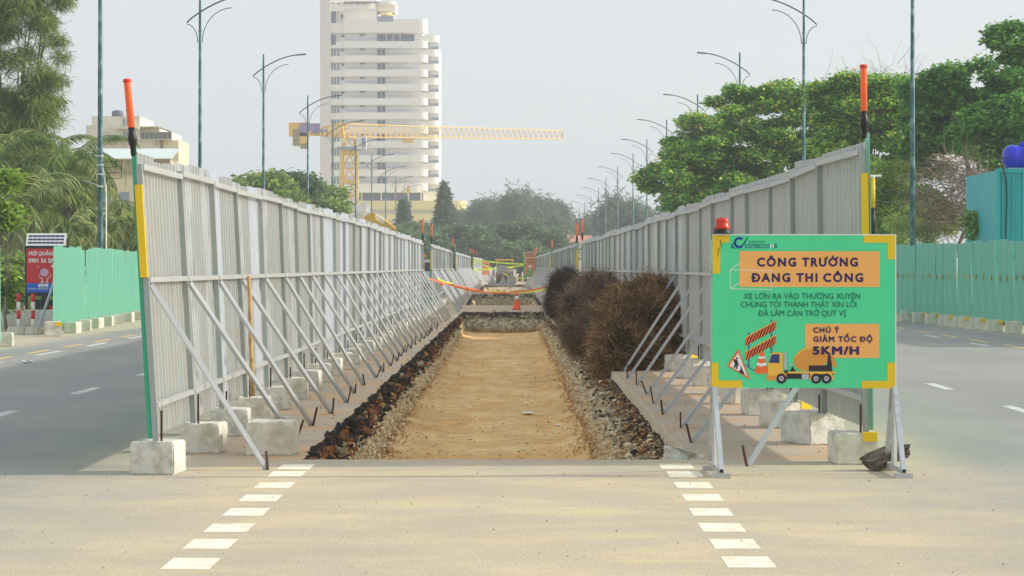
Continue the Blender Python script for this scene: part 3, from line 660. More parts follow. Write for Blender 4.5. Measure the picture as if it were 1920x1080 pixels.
# mint fence on the left, teal fence on the right
def painted_fence(label, pts, z_lo, z_hi, key, dots=None, wd=1.0, pitch=.25, jit=.03):
    root = thing('site_hoarding', label, 'fence', Vector((pts[0][0], pts[0][1], 0))); base = root.location.copy()
    rnd = random.Random(3)
    for (x0, y0), (x1, y1) in zip(pts[:-1], pts[1:]):
        a, b_ = Vector((x0, y0, 0)), Vector((x1, y1, 0)); L_ = (b_ - a).length; n = max(1, round(L_ / wd)); ax = (b_ - a).normalized()
        for i in range(n):
            h = z_hi - z_lo + rnd.choice((-jit, 0, 0, jit)); me = get_sheet(round(L_ / n + .03, 2), round(h, 2), key, key, pitch)
            zl = z_lo + rnd.uniform(-.03, .03); yv = Vector((0, 0, 1)).cross(ax)
            tl_ = Vector((yv.x * rnd.uniform(-.015, .015), 0, 1)).normalized()
            Rm = Matrix((ax, tl_.cross(ax).normalized(), tl_)).transposed().to_4x4()
            link('sheet_panel', me, root, mat=Matrix.Translation(a + ax * (L_ * i / n) + Vector((0, 0, zl)) + yv * (.004 * (i % 2)) - base) @ Rm)
        m_ = MB()
        for z in (z_lo + .35, z_hi - .4): m_.bar(a + Vector((0, 0, z)) + Vector((math.copysign(.05, x0), 0, 0)) - base, b_ + Vector((math.copysign(.05, x0), 0, z)) - base, .05)
        m_.obj('rail', M['galv'], root)
        if dots:
            s_ = 0
            while s_ < L_:
                p = a + ax * s_ + Vector((-.03 * math.copysign(1, x0), 0, dots + rnd.uniform(-.03, .03)))
                link('reflector_dot', DOT, root, mat=Matrix.Translation(p - base)); s_ += rnd.choice((.75, .85, .95, 1.5))
    return root
DOT = MB().box((0, 0, 0), (.012, .16, .13)).mesh('reflector_dot', pbr('ochre_tape', s2l((190, 165, 60)), .6))
mintL = painted_fence('mint green corrugated hoarding along the left roadside behind the poster box', [(-12.05, 68), (-12.55, 76), (-13.3, 93), (-14.3, 130), (-15.5, 170)], .16, 2.27, 'mint')
painted_fence('short mint green hoarding end at the far left edge of the road', [(-12.0, 52), (-11.45, 58.2)], .12, 2.15, 'mint')
tealR = painted_fence('teal corrugated hoarding along the right roadside dotted with ochre reflectors', [(13.9, 58), (13.3, 70), (12.2, 87.5), (11.6, 110), (11.2, 150)], .22, 2.45, 'teal_sheet', dots=1.45)
SB = block_mesh(9, .34, .42, .30, M['concrete'])
for i in range(9):
    y = 67.2 + 2.9 * i; x = interp(y, [(68, -11.9), (76, -12.35), (93, -13.1)])
    o = add_block(x + (.0 if i == 0 else .12), y, random.uniform(-.2, .2), f'small concrete block at the foot of the mint hoarding, {ORD[i]} from its near end', 'blocks along the mint hoarding', me=SB, scale=1.25 if i == 0 else 1, tape=(i == 0))
add_block((8 - VX) / F * 58.3 - .02, 58.5, .1, 'concrete block under the end of the short mint hoarding at the far left', 'blocks along the mint hoarding', me=SB)
for i, (px, py) in enumerate(((1904, 626.4), (1868, 623), (1836, 618.6), (1805, 615), (1777, 612), (1751, 608), (1726, 605.5), (1703, 602), (1682, 599.5), (1664, 597))):
    d = F * EYE / (py - VY)
    add_block((px - VX) / F * d, d + .3, random.uniform(-.1, .1), f'{"plain" if i == 0 else "yellow taped"} block at the foot of the teal hoarding, {ORD[i]} from the picture edge', 'blocks along the teal hoarding', me=SB, tape=i > 0, scale=1.1)
rb = MB()
M['shadow_rust'] = M['rust']

# ---------------------------------------------------------------- the green sign
SD = 22.4
sign = thing('construction_sign', 'large green construction notice with yellow taped corners and mixer truck picture', 'sign', (P(1507, 500, SD).x, SD, 0))
SB0 = sign.location.copy()
M['s_green'] = pbr('sign_green', s2l((80, 222, 156)), .45, 0, .05, 2, .25, 3.5)
M['s_orange'] = pbr('sign_orange', s2l((250, 182, 98)), .45, 0, .02, 2)
M['s_purple'] = pbr('sign_purple', s2l((48, 22, 88)), .45, 0, .02)
M['s_teal'] = pbr('sign_dark_teal', s2l((12, 106, 98)), .45, 0, .02)
M['s_blue'] = pbr('sign_blue', s2l((30, 40, 150)), .45, 0, .02)
M['s_teal2'] = pbr('sign_logo_teal', s2l((20, 100, 140)), .45, 0, .02)
M['s_white'] = pbr('sign_white', s2l((236, 240, 236)), .45, 0, .02)
M['s_yel'] = pbr('sign_truck_yellow', s2l((244, 190, 66)), .45, 0, .02)
M['s_yel2'] = pbr('sign_truck_orange', s2l((222, 152, 62)), .45, 0, .02)
M['s_dark'] = pbr('sign_dark', s2l((46, 32, 44)), .45, 0, .02)
M['s_red'] = pbr('sign_cone_orange', s2l((240, 112, 50)), .45, 0, .02)
M['s_slate'] = pbr('sign_slate', s2l((92, 100, 150)), .45, 0, .02)
M['s_glass'] = pbr('sign_window_blue', s2l((48, 58, 120)), .45, 0, .02)
M['s_grey'] = pbr('sign_grey', s2l((186, 188, 196)), .45, 0, .02)
def SP(px, py, layer): p = P(px, py, SD); return (p.x - SB0.x, -.022 - .0009 * layer, p.z)
def art(name, polys, key, layer, parent=None):
    b = MB()
    for k, pl in enumerate(polys): b.add([SP(x, y, layer + .03 * k) for x, y in pl], [tuple(range(len(pl)))])
    return b.obj(name, M[key], parent or sign)
def rect(x0, y0, x1, y1): return [(x0, y1), (x1, y1), (x1, y0), (x0, y0)]
def disc(cx, cy, r, n=20, ry=None): return [(cx + r * math.cos(-6.2832 * k / n), cy + (ry or r) * math.sin(-6.2832 * k / n)) for k in range(n)]
pa, pb = P(1336, 441, SD), P(1678, 727, SD)
bm_ = MB().box(((pa.x + pb.x) / 2 - SB0.x, 0, (pa.z + pb.z) / 2), (pb.x - pa.x, .04, pa.z - pb.z)); board = bm_.obj('board', M['s_green'], sign)
fr = MB(); ex = .004
fr.box((pb.x - SB0.x + .004, 0, (pa.z + pb.z) / 2), (.008, .046, pa.z - pb.z + .012)); fr.box(((pa.x + pb.x) / 2 - SB0.x, 0, pa.z + .004), (pb.x - pa.x, .046, .008)); fr.obj('frame_edge', M['s_white'], sign)
art('tape_corner', [[(1336, 441), (1367, 441), (1367, 455), (1351, 455), (1350, 513), (1336, 513)][::-1]], 'yellow', 1.2)
art('tape_corner', [[(1619, 441), (1678, 441), (1678, 486), (1664, 486), (1664, 455), (1619, 455)][::-1]], 'yellow', 1.2)
art('tape_corner', [[(1334, 680), (1347, 680), (1347, 713), (1391, 713), (1391, 727), (1334, 727)][::-1]], 'yellow', 1.2)
art('tape_corner', [[(1663, 680), (1678, 680), (1678, 728), (1615, 728), (1615, 714), (1663, 714)][::-1]], 'yellow', 1.2)
art('orange_panel', [rect(1386, 471, 1649, 538)], 's_orange', 1); art('orange_panel', [rect(1509, 607, 1648, 671)], 's_orange', 1)
# text
def text_mesh(s, offset=0.0, shear=0, spacing=1.0):
    cu = bpy.data.curves.new('t', 'FONT'); cu.body = s; cu.size = 1; cu.offset = offset; cu.shear = shear; cu.space_character = spacing; cu.resolution_u = 3; cu.fill_mode = 'FRONT'
    o = bpy.data.objects.new('t', cu); COL.objects.link(o); dg = bpy.context.evaluated_depsgraph_get(); dg.update()
    me = bpy.data.meshes.new_from_object(o.evaluated_get(dg)); bpy.data.objects.remove(o); bpy.data.curves.remove(cu)
    v = np.zeros(len(me.vertices) * 3); me.vertices.foreach_get('co', v); return me, v.reshape(-1, 3)
_, hv = text_mesh('H'); CAPH = hv[:, 1].max()
ADV = {}
SUB = {'Ơ': 'O', 'Ờ': 'Ò', 'Ớ': 'Ó', 'Ở': 'Ỏ', 'Ợ': 'Ọ', 'Ư': 'U', 'Ừ': 'Ù', 'Ữ': 'Ũ', 'Đ': 'D'}
def glyph(c):
    """mesh data of one letter; horns and the bar of the d are added as strokes of their own"""
    if c in ADV: return ADV[c]
    g = SUB.get(c, c); w2 = text_mesh('HH')[1][:, 0].max(); adv = text_mesh('H' + g + 'H')[1][:, 0].max() - w2
    if c == ' ': ADV[c] = (adv, [], []); return ADV[c]
    me, v = text_mesh(g); V = [tuple(x) for x in v]; Fq = [tuple(p.vertices) for p in me.polygons]; x1 = v[:, 0].max(); x0 = v[:, 0].min()
    def stroke(pts, w_):
        for a, b_ in zip(pts[:-1], pts[1:]):
            a, b_ = Vector(a), Vector(b_); d = (b_ - a).normalized(); q = Vector((-d.y, d.x)) * w_ / 2; o = len(V)
            V.extend([(*(a - q), 0), (*(b_ - q), 0), (*(b_ + q), 0), (*(a + q), 0)]); Fq.append((o, o + 1, o + 2, o + 3))
    if c in 'ƠỜỚỞỢ': stroke([(x1 - .16, CAPH * .93), (x1 + .0, CAPH * .96), (x1 + .05, CAPH * 1.16)], .06)
    if c in 'ƯỪỮ': stroke([(x1 - .03, CAPH * .93), (x1 + .07, CAPH * .97), (x1 + .11, CAPH * 1.16)], .06)
    if c == 'Đ': stroke([(x0 - .07, CAPH * .5), (x0 + .25, CAPH * .5)], .075)
    ADV[c] = (adv, V, Fq); return ADV[c]
def lettering(s, x0, x1, ybase, cap, key, layer, mapper=SP, parent=None, offset=0., spacing=1., shear=0, name='lettering'):
    V, Fq, WI = [], [], []; x = 0.; wk = 0
    for c in s:
        wk += c == ' '
        adv, gv, gf = glyph(c); o = len(V); V += [(vx + x + shear * vy, vy, 0) for vx, vy, vz in gv]; Fq += [tuple(i + o for i in f) for f in gf]; x += adv * spacing + offset * 1.2; WI += [wk] * len(gv)
    n0 = len(V); sh = [(0, 0)] + ([(math.cos(a * .7854) * offset, math.sin(a * .7854) * offset) for a in range(8)] if offset else [])
    V2 = [(vx + dx, vy + dy, 0) for dx, dy in sh for vx, vy, vz in V]; F2 = [tuple(i + k * n0 for i in f) for k in range(len(sh)) for f in Fq]
    lay = np.repeat(np.arange(len(sh)) * .08, n0); v = np.array(V2)
    a, b_ = v[:, 0].min(), v[:, 0].max(); sx = (x1 - x0) / (b_ - a); sy = cap / (CAPH + 2 * offset)
    co = [mapper(x0 + (v[i, 0] - a) * sx, ybase - (v[i, 1] + offset) * sy, layer + lay[i]) for i in range(len(v))]
    wd = np.tile(np.array(WI), len(sh))                # one mesh for each word
    for k in sorted(set(WI)):
        ids = np.nonzero(wd == k)[0]; mp_ = {int(j): n for n, j in enumerate(ids)}
        me = bpy.data.meshes.new(name); me.from_pydata([co[j] for j in ids], [], [tuple(mp_[j] for j in f) for f in F2 if wd[f[0]] == k]); me.materials.append(M[key]); link(name, me, parent or sign)
lettering('CÔNG TRƯỜNG', 1419, 1608, 500, 17, 's_purple', 3, offset=.045, spacing=1.12)
lettering('ĐANG THI CÔNG', 1408, 1618, 529, 17, 's_purple', 3, offset=.045, spacing=1.12)
lettering('XE LỚN RA VÀO THƯỜNG XUYÊN', 1394, 1612, 560.5, 10.5, 's_teal', 3, offset=.006)
lettering('CHÚNG TÔI THÀNH THẬT XIN LỖI', 1389, 1605, 576, 10.5, 's_teal', 3, offset=.006)
lettering('ĐÃ LÀM CẢN TRỞ QUÝ VỊ', 1421, 1586, 592.5, 10.5, 's_teal', 3, offset=.006)
lettering('CHÚ Ý', 1524, 1573, 624, 10.5, 's_purple', 6, offset=.04, spacing=1.08)
lettering('GIẢM TỐC ĐỘ', 1524, 1635, 641, 10.5, 's_purple', 6, offset=.04, spacing=1.08)
lettering('5KM/H', 1523, 1610, 665, 16, 's_purple', 6, offset=.05, spacing=1.05)
# logo
def crescent(cx, cy, R0, R1, a0, a1, n=24):
    o_ = [(cx + R0 * math.cos(R(a0 + (a1 - a0) * k / n)), cy - R0 * math.sin(R(a0 + (a1 - a0) * k / n))) for k in range(n + 1)]
    i_ = [(cx + R1 * math.cos(R(a0 + (a1 - a0) * k / n)), cy - R1 * math.sin(R(a0 + (a1 - a0) * k / n))) for k in range(n + 1)]
    return o_ + i_[::-1]
art('logo_letter', [crescent(1386, 455, 10.5, 6.3, 50, 310)], 's_blue', 3)
art('logo_swoosh', [[(1371, 465.5), (1370, 462), (1374, 456), (1376, 456), (1373, 462), (1378, 465), (1384, 466)], [(1402, 443.5), (1401, 447), (1396, 456), (1389, 463), (1395, 458), (1399, 451), (1401, 445), (1397, 445), (1392, 446.5)]], 's_teal2', 3.3)
lettering('COTECCO', 1396, 1443, 465, 7.6, 's_teal2', 3, offset=.02)
lettering('N', 1450, 1443, 465, 7.6, 's_white', 3, offset=.03)
lettering('S', 1451, 1457, 465, 7.6, 's_teal2', 3, offset=.02)
lettering('BUILDING FUTURES', 1403, 1434, 454.5, 2.6, 's_teal', 3, offset=.01)
# outlined open box
def line(a, b_, wd=1.1):
    a, b_ = Vector(a), Vector(b_); d = (b_ - a).normalized(); q = Vector((-d.y, d.x)) * wd / 2; e = d * wd / 2
    pl = [tuple(a - q - e), tuple(b_ - q + e), tuple(b_ + q + e), tuple(a + q - e)]
    ar = sum(pl[i][0] * pl[(i + 1) % 4][1] - pl[(i + 1) % 4][0] * pl[i][1] for i in range(4)); return pl if ar < 0 else pl[::-1]
art('white_box_outline', [line((1369, 506), (1446, 507)), line((1369, 506), (1369, 541.5)), line((1369, 541.5), (1446, 542.5)), line((1446, 507), (1446, 542.5)), line((1369, 506), (1387, 493)), line((1369, 541.5), (1387, 529))], 's_white', 2)
# barrier boards picture
art('picture_barrier_posts', [rect(1402, 624, 1405, 690), rect(1444.5, 599, 1447.5, 662), line((1397, 684), (1413, 695), 2)], 's_slate', 1)
for (x0, y0, x1, y1, h) in ((1397, 632, 1455, 600, 17), (1397, 659, 1455, 627, 17)):
    art('picture_barrier_board', [[(x0, y0 + h), (x1, y1 + h), (x1, y1), (x0, y0)]], 's_red', 2)
    st = []
    for k in range(9):
        t0 = (k + .35) / 9; t1 = (k + .85) / 9; xb0 = x0 + (x1 - x0) * max(0, t0 - .07); xb1 = x0 + (x1 - x0) * max(0, t1 - .07); xt0 = x0 + (x1 - x0) * min(1, t0 + .07); xt1 = x0 + (x1 - x0) * min(1, t1 + .07)
        f = lambda x: y0 + (y1 - y0) * (x - x0) / (x1 - x0)
        st.append([(xb0, f(xb0) + h), (xb1, f(xb1) + h), (xt1, f(xt1) + 2), (xt0, f(xt0) + 2)])
    art('picture_stripe', st, 's_dark', 2.6)
    art('picture_barrier_edge', [[(x0, y0 + 2), (x1, y1 + 2), (x1, y1), (x0, y0)]], 's_yel', 2.8)
# roadworks triangle
art('picture_triangle', [[(1362.5, 685.5), (1406, 711.5), (1384, 654.5)]], 's_red', 3); art('picture_triangle_face', [[(1367, 685), (1401, 705.5), (1384, 661.5)]], 's_white', 4)
art('picture_digger', [disc(1381.5, 671.5, 2, 10), [(1375.5, 678), (1374.5, 674.5), (1378, 673), (1382, 674.5), (1384, 681), (1382, 692), (1379.5, 691.5), (1380, 684), (1378, 690), (1375, 689), (1377.5, 682)], line((1380, 676), (1390, 690), .8), [(1383.5, 697), (1397, 703), (1392, 694), (1389.5, 686), (1388, 693)]], 's_dark', 5)
# cone
art('picture_cone', [[(1414, 695), (1416, 699.5), (1426, 701), (1438, 699.5), (1441, 695), (1436, 685), (1432.5, 662), (1430, 658), (1425.5, 658), (1423, 662), (1419, 685)]], 's_red', 3.2)
art('picture_cone_bands', [[(1421.8, 667), (1421, 671.5), (1427, 673), (1435, 671.5), (1434.2, 667), (1428, 669)], [(1419.2, 679), (1418, 684.5), (1426, 687), (1438, 684.5), (1436.5, 679), (1427, 681.5)]], 's_white', 3.8)
# mixer truck
art('picture_drum', [[(1487, 672), (1489, 684), (1495, 692), (1508, 695), (1532, 694), (1552, 678), (1556, 665), (1545, 655), (1520, 650), (1505, 653), (1493, 663)]], 's_yel2', 1.8)
art('picture_drum_top', [[(1487, 672), (1493, 668), (1505, 657), (1520, 654), (1524, 650), (1520, 650), (1505, 653), (1493, 663)]], 's_yel', 2.6)
art('picture_chassis', [rect(1470, 698, 1562, 710), rect(1516, 685, 1557, 696), [(1549, 696), (1560, 696), (1557, 666), (1552, 666)], [(1480, 696), (1491, 696), (1486, 686)], rect(1470, 694, 1478, 699)], 's_dark', 3.2)
art('picture_chute', [[(1556, 666), (1560, 686), (1565, 690), (1568.5, 687), (1564, 672), (1560, 664)]], 's_yel2', 3)
art('picture_bed', [rect(1476, 696.5, 1566, 700), [(1517, 712), (1519, 700), (1524, 698), (1556, 698), (1561, 703), (1563, 712), (1560, 712), (1557, 703), (1552, 701), (1526, 701), (1521, 705), (1520, 712)]], 's_yel', 4.2)
art('picture_cab', [[(1439, 703), (1439.5, 684), (1445, 663), (1450, 660.5), (1466, 661), (1467.5, 664), (1467.5, 698), (1474, 701), (1474, 710), (1455, 713), (1437, 713), (1436, 704)]], 's_yel', 4)
art('picture_cab_bumper', [rect(1436, 704, 1454, 712)], 's_yel2', 4.8)
art('picture_cab_window', [[(1441, 680), (1446, 666), (1449, 664), (1461, 664), (1461, 680.5)]], 's_glass', 5)
art('picture_exhaust', [rect(1470, 661, 1474.5, 692), rect(1503, 701, 1516, 711), disc(1482.5, 683.5, 3, 8)], 's_grey', 4.6)
for cx in (1464.5, 1529.5, 1549):
    w_ = art('picture_wheel', [disc(cx, 709.5, 9.6)], 's_dark', 6); art('picture_hub', [disc(cx, 709.5, 4.6)], 's_grey', 6.8, w_); art('picture_hub_cap', [disc(cx, 709.5, 1.8, 10)], 's_dark', 7.4, w_)
# legs
for sx, px in ((-1, 1337), (1, 1674)):
    x = P(px, 500, SD).x - SB0.x; f_ = MB()
    top = (x, .0, .76); f_.bar((x + .02, .02, .72), (x + .015, .03, .06), .035)
    fr_leg = MB().bar((x + .012, -.01, .735), (x + .045, -.32, .055), .04).obj('leg', M['galv'], sign)
    MB().bar((x, .03, .735), (x + .02, .52, .055), .04).obj('leg', M['galv'], sign)
    f_.bar((x + .02, .02, .72), (x + .02, .14, .06), .03)
    f_.bar((x + .045, -.32, .06), (x + .02, .52, .06), .045).obj('base_rail', M['galv_dark'], sign)
    MB().box((x + .045, -.32, .02), (.15, .06, .04)).obj('foot', M['galv_dark'], sign); MB().box((x + .02, .5, .02), (.15, .06, .04)).obj('foot', M['galv_dark'], sign)
    MB().box((x + .045, -.349, .06), (.028, .004, .028)).obj('tube_end', M['black'], sign)
    MB().bar((x, .03, .73), (x, .03, 1.98), .04).obj('upright', M['galv'], sign)
# beacon
bc = thing('warning_beacon', 'red warning beacon with black base on top of the green sign corner', 'beacon', P(1354, 440, SD) + Vector((0, 0, .008)))
MB().lathe([(.075, 0), (.075, .012), (.070, .016), (.070, .036), (.064, .04)], 24).obj('base', M['black'], bc, True)
M['lens'] = pbr('red_lens', s2l((232, 66, 40)), .2, 0, .04, spec=.6, trans=.3)
MB().lathe([(.066, .04), (.066, .058), (.06, .062), (.057, .066), (.057, .088), (.055, .09), (.055, .094), (.057, .096), (.056, .118), (.048, .128), (.02, .131), (.018, .137), (.008, .139)], 24).obj('lens', M['lens'], bc, True)
cb = MB().tube([(-.012, -.03, -.052), (-.018, -.03, -.07), (-.005, -.03, -.10), (-.03, -.03, -.13), (-.04, -.03, -.19)], .0025, 5).obj('cable', M['black'], bc)

# ---------------------------------------------------------------- traffic cone, tapes, barrier, far works
cone = thing('traffic_cone', 'orange traffic cone with one white band on the dirt strip between the trenches', 'cone', (P(969, 500, 108).x, 108, 0))
MB().box((0, 0, .02), (.42, .42, .04)).obj('base', M['red_cap'], cone)
MB().lathe([(.17, .04), (.15, .06), (.085, .42)], 20).obj('cone_body', pbr('cone_orange', s2l((240, 86, 40)), .5), cone, True)
MB().lathe([(.086, .42), (.066, .56)], 20).obj('white_band', M['white'], cone, True)
MB().lathe([(.066, .56), (.04, .76), (.03, .77)], 20).obj('cone_tip', pbr('cone_tip_orange', s2l((240, 86, 40)), .5), cone, True)
def ribbon(name, pts, wd, key, label, cat='tape'):
    b = MB(); pts = [Vector(p) for p in pts]
    for i in range(len(pts) - 1):
        tw0 = Vector((0, .3 * math.sin(i * 1.3), 1)).normalized() * wd / 2; tw1 = Vector((0, .3 * math.sin((i + 1) * 1.3), 1)).normalized() * wd / 2
        b.add([pts[i] - tw0, pts[i + 1] - tw1, pts[i + 1] + tw1, pts[i] + tw0], [(0, 1, 2, 3)])
    o = b.obj(name, M[key]); return tag(o, label, cat)
M['tape_orange'] = pbr('orange_tape', s2l((240, 120, 60)), .5, 0, .08); M['tape_lime'] = pbr('lime_tape', s2l((214, 240, 70)), .5, 0, .08)
def curve3(p0, p1, sag, n=16): p0, p1 = Vector(p0), Vector(p1); return [p0.lerp(p1, k / n) + Vector((0, 0, -sag * 4 * (k / n) * (1 - k / n))) for k in range(n + 1)]
ribbon('barrier_tape', curve3(P(800, 521, 92), P(905, 545, 104), .05), .07, 'tape_orange', 'orange barrier tape slanting down from the end of the left grey fence')
ribbon('barrier_tape', curve3(P(828, 529, 98), P(1040, 533, 98), .36), .06, 'tape_orange', 'sagging orange barrier tape strung across behind the traffic cone')
ribbon('barrier_tape', curve3(P(820, 521, 100), P(850, 531, 101), .05), .05, 'tape_lime', 'short lime tape tied to the second left fence braces')
ribbon('barrier_tape', curve3(P(921, 546, 102), P(1035, 539, 98), .12), .06, 'tape_lime', 'low lime tape running behind the cone to the dry brush')
ribbon('barrier_tape', curve3(P(888, 486, 236), P(985, 495, 236), .1), .14, 'tape_lime', 'uppermost lime tape across the far trench')
ribbon('barrier_tape', curve3(P(888, 488, 238), P(932, 506, 225), .05), .14, 'tape_lime', 'slanting lime tape above the far sign backs')
ribbon('barrier_tape', curve3(P(888, 506, 230), P(983, 497, 232), .1), .13, 'tape_lime', 'lower lime tape crossing toward the orange notice')
ribbon('barrier_tape', curve3(P(943, 513, 200), P(985, 522, 200), .1), .1, 'tape_lime', 'faint lime tape beside the round far sign back')
M['knot'] = M['tape_orange']
o = MB().box(P(828, 533, 97.9), (.09, .01, .14)).box(P(876, 543, 99.9), (.09, .01, .16)).obj('tape_tail', M['tape_orange']); tag(o, 'small orange tape tails hanging below the barrier tape', 'tape')

D_ = 168
bar = thing('sign_barrier', 'grey sign backs on a tube stand, one rectangle, two triangles and a circle', 'barrier', (P(941, 500, D_).x, D_, 0)); B0 = bar.location.copy()
M['backgrey'] = pbr('sign_back_grey', s2l((166, 168, 168)), .5, .3, .06)
def q(px, py, dy=0): p = P(px, py, D_) - B0; return Vector((p.x, dy, p.z))
def plate(name, pl, dy=0):
    b = MB(); n = len(pl); b.add([q(x, y, dy) for x, y in pl] + [q(x, y, dy + .02) for x, y in pl], [tuple(range(n)), tuple(range(n, 2 * n))[::-1]] + [(i, n + i, n + (i + 1) % n, (i + 1) % n) for i in range(n)]); return b.obj(name, M['backgrey'], bar)
plate('sign_plate', [(931, 497), (932, 511), (951, 511), (951, 497)]); plate('sign_plate', [(914, 534), (932, 534), (923, 517)], .03); plate('sign_plate', [(934, 534), (951, 534), (943, 517)], .03); plate('sign_plate', disc(959, 525.5, 9.4, 20), .06)
b = MB()
for x in (923.5, 958.5): b.bar(q(x, 552, .1), q(x, 503, .1), .05)
b.bar(q(914, 535, .1), q(970, 535, .1), .05); b.bar(q(923, 512, .1), q(959, 512, .1), .05); b.obj('stand', M['galv'], bar)

# orange notice on green frame, right ; smaller one left
M['notice_o'] = pbr('notice_orange', s2l((214, 134, 84)), .5, 0, .05); M['notice_g'] = pbr('notice_green', s2l((70, 190, 120)), .5)
D_ = 225
nb = thing('notice_board', 'tall orange notice with green edge standing between the far fences', 'sign', (P(994, 500, D_).x, D_, 0)); B0 = nb.location.copy()
def slab(x0, y0, x1, y1, dy, th, key, name, par): a, c = P(x0, y0, D_) - B0, P(x1, y1, D_) - B0; return MB().box(((a.x + c.x) / 2, dy, (a.z + c.z) / 2), (abs(c.x - a.x), th, abs(a.z - c.z))).obj(name, M[key], par)
slab(981, 472, 1005, 519, .02, .03, 'notice_g', 'frame', nb); slab(984, 472.5, 1004.5, 516, -.01, .02, 'notice_o', 'panel', nb)
for k, (a, c, y) in enumerate(((985, 1000, 476), (986, 1002, 480), (987, 1002, 487), (988, 1001, 492))): slab(a, y - .9, c, y + .9, -.026, .006, 'bark', 'text_line', nb)
b = MB(); hp = P(994, 500, D_) - B0; b.lathe([(.05, 0), (.14, .03), (.16, .1), (.1, .2), (.02, .24)], 12, (hp.x, -.03, hp.z - .1)); b.v = [(x, y * .1 - .03, z) for x, y, z in b.v]; b.obj('printed_helmet', M['white'], nb)
slab(991, 505, 998, 514, -.026, .006, 'notice_g', 'printed_vest', nb)
for x in (982, 1004): slab(x - .4, 518, x + .4, 538, .03, .05, 'galv', 'leg', nb)
D_ = 262
nb2 = thing('notice_board', 'small orange notice beside the farthest left fence', 'sign', (P(911, 500, D_).x, D_, 0)); B0 = nb2.location.copy()
slab(904, 491, 918, 515, .0, .03, 'notice_o', 'panel', nb2); slab(906, 495, 916, 496.5, -.02, .006, 'bark', 'text_line', nb2); slab(915, 514, 916, 532, .03, .04, 'galv', 'leg', nb2); slab(905, 514, 906, 532, .03, .04, 'galv', 'leg', nb2)

# yellow road roller far off between the fences
D_ = 275
rl = thing('road_roller', 'yellow road roller with canopy working between the far fences', 'roller', (P(946, 500, D_).x, D_, 0)); k_ = D_ / F
M['mach'] = pbr('machine_yellow', s2l((226, 178, 70)), .5, 0, .08); M['glassd'] = pbr('dark_glass', (.03, .04, .05), .1, 0, .05, spec=.7)
MB().box((0, 0, 2.45), (34 * k_, 1.8, .14)).obj('canopy', M['mach'], rl)
b = MB()
for x in (-.8, .8):
    for y in (-.8, .8): b.bar((x, y, .9), (x, y, 2.4), .07)
b.obj('canopy_posts', M['mach'], rl)
MB().box((0, .4, 1.0), (1.6, 2.4, .8), None, 0, .9).obj('body', M['mach'], rl)
dr = MB().tube([(-.85, -1.3, .62), (.85, -1.3, .62)], .62, 20).obj('drum', M['rust'], rl)
MB().box((0, -1.2, .75), (1.9, 1.2, .15)).obj('drum_frame', M['mach'], rl)
MB().box((0, .2, 1.75), (.5, .4, .7)).obj('seat', M['black'], rl)

# white truck cab glimpsed between the left fences
tc = thing('truck', 'white truck cab glimpsed in the gap between the left fences', 'truck', (P(801, 500, 170).x, 170, 0)); k_ = 170 / F
MB().box((0, 1, 1.45), (1.0, 2.2, 1.5), None, 0, .95).obj('cab', M['white'], tc); MB().box((.12, -.12, 1.75), (.5, .03, .55)).obj('windscreen', M['glassd'], tc)
MB().box((-.3, -.13, 1.65), (.22, .03, .9)).obj('red_panel', M['red_cap'], tc); MB().box((0, .9, .5), (1.1, 2.2, .45)).obj('chassis', M['black'], tc)
for x in (-.4, .4): MB().tube([(x - .12, .3, .4), (x + .12, .3, .4)], .4, 14).obj('wheel', M['black'], tc)

# ---------------------------------------------------------------- street lamps
def make_lamp(H=13.95):
    r = thing('street_lamp', 'x', 'street lamp')
    MB().tube([(0, 0, 0), (0, 0, .9), (0, 0, 5), (0, 0, H)], [.13, .105, .09, .05], 10).obj('pole', M['pole'], r, True)
    MB().box((0, 0, .02), (.45, .45, .04)).obj('base_plate', M['pole_arm'], r)
    b = MB(); arm = []
    for k in range(13):
        t_ = k / 12; x = -.6 + 2.9 * t_; z = H - 1.25 + 1.25 * math.sin(t_ * math.pi * .5) ** .85 + .03; arm.append((x, 0, z))
    b.tube(arm, [.035] * 13, 6); b.tube([(0, 0, H), (0, 0, H + .05)], .04, 6); b.obj('arm', M['pole_arm'], r, True)
    c = MB()
    c.tube([(.12 * (1 if k < 0 else 1), 0, H - 2.0) if False else (.1 + 1.35 * (1 - math.cos(t_ * math.pi / 2)), 0, H - 2.1 + 1.55 * math.sin(t_ * math.pi / 2)) for k, t_ in enumerate([j / 8 for j in range(9)])], .02, 5)
    c.tube([(-.1 - .5 * (1 - math.cos(t_ * math.pi / 2)), 0, H - 2.1 + .82 * math.sin(t_ * math.pi / 2)) for t_ in [j / 6 for j in range(7)]], .02, 5)
    for z in (H - 2.05, H - 1.6): c.bar((-.1, 0, z), (.1, 0, z), .03)
    c.obj('bracket', M['pole_arm'], r, True)
    e = arm[-1]; MB().box((e[0] - .12, 0, e[2] - .01), (.55, .22, .07), Matrix.Rotation(-.08, 3, 'Y')).obj('lamp_head', M['pole_arm'], r)
    return r
lamp0 = make_lamp(); first = True
def put_lamp(x, y, rz, label, group, tilt=0):
    global first
    o = lamp0 if first else copy_tree(lamp0); first = False
    o.location = (x, y, 0); o.rotation_euler = (tilt, 0, rz); o['label'] = label; o['group'] = group
LH = 12.2
left = [(188, None, 87), (375, None, 120)] + [(x, y, F * LH / (VY - y)) for x, y in ((494, 103), (577, 180), (624, 228), (667, 262), (697, 290), (723, 312), (742, 331), (758, 347), (770, 360))]
for i, (px, py, d) in enumerate(left): put_lamp((px - VX) / F * d, d, 0, f'tall weathered blue green street lamp, {ORD[i]} in the row beside the left road', 'street lamps along the left road')
right = [(1711, None, 90), (1507, None, 121)] + [(x, y, F * LH / (VY - y)) for x, y in ((1387, 100), (1308, 178), (1250, 225), (1213, 262), (1187, 288), (1158, 313), (1136, 335), (1122, 352), (1108, 366), (1096, 378), (1086, 388))]
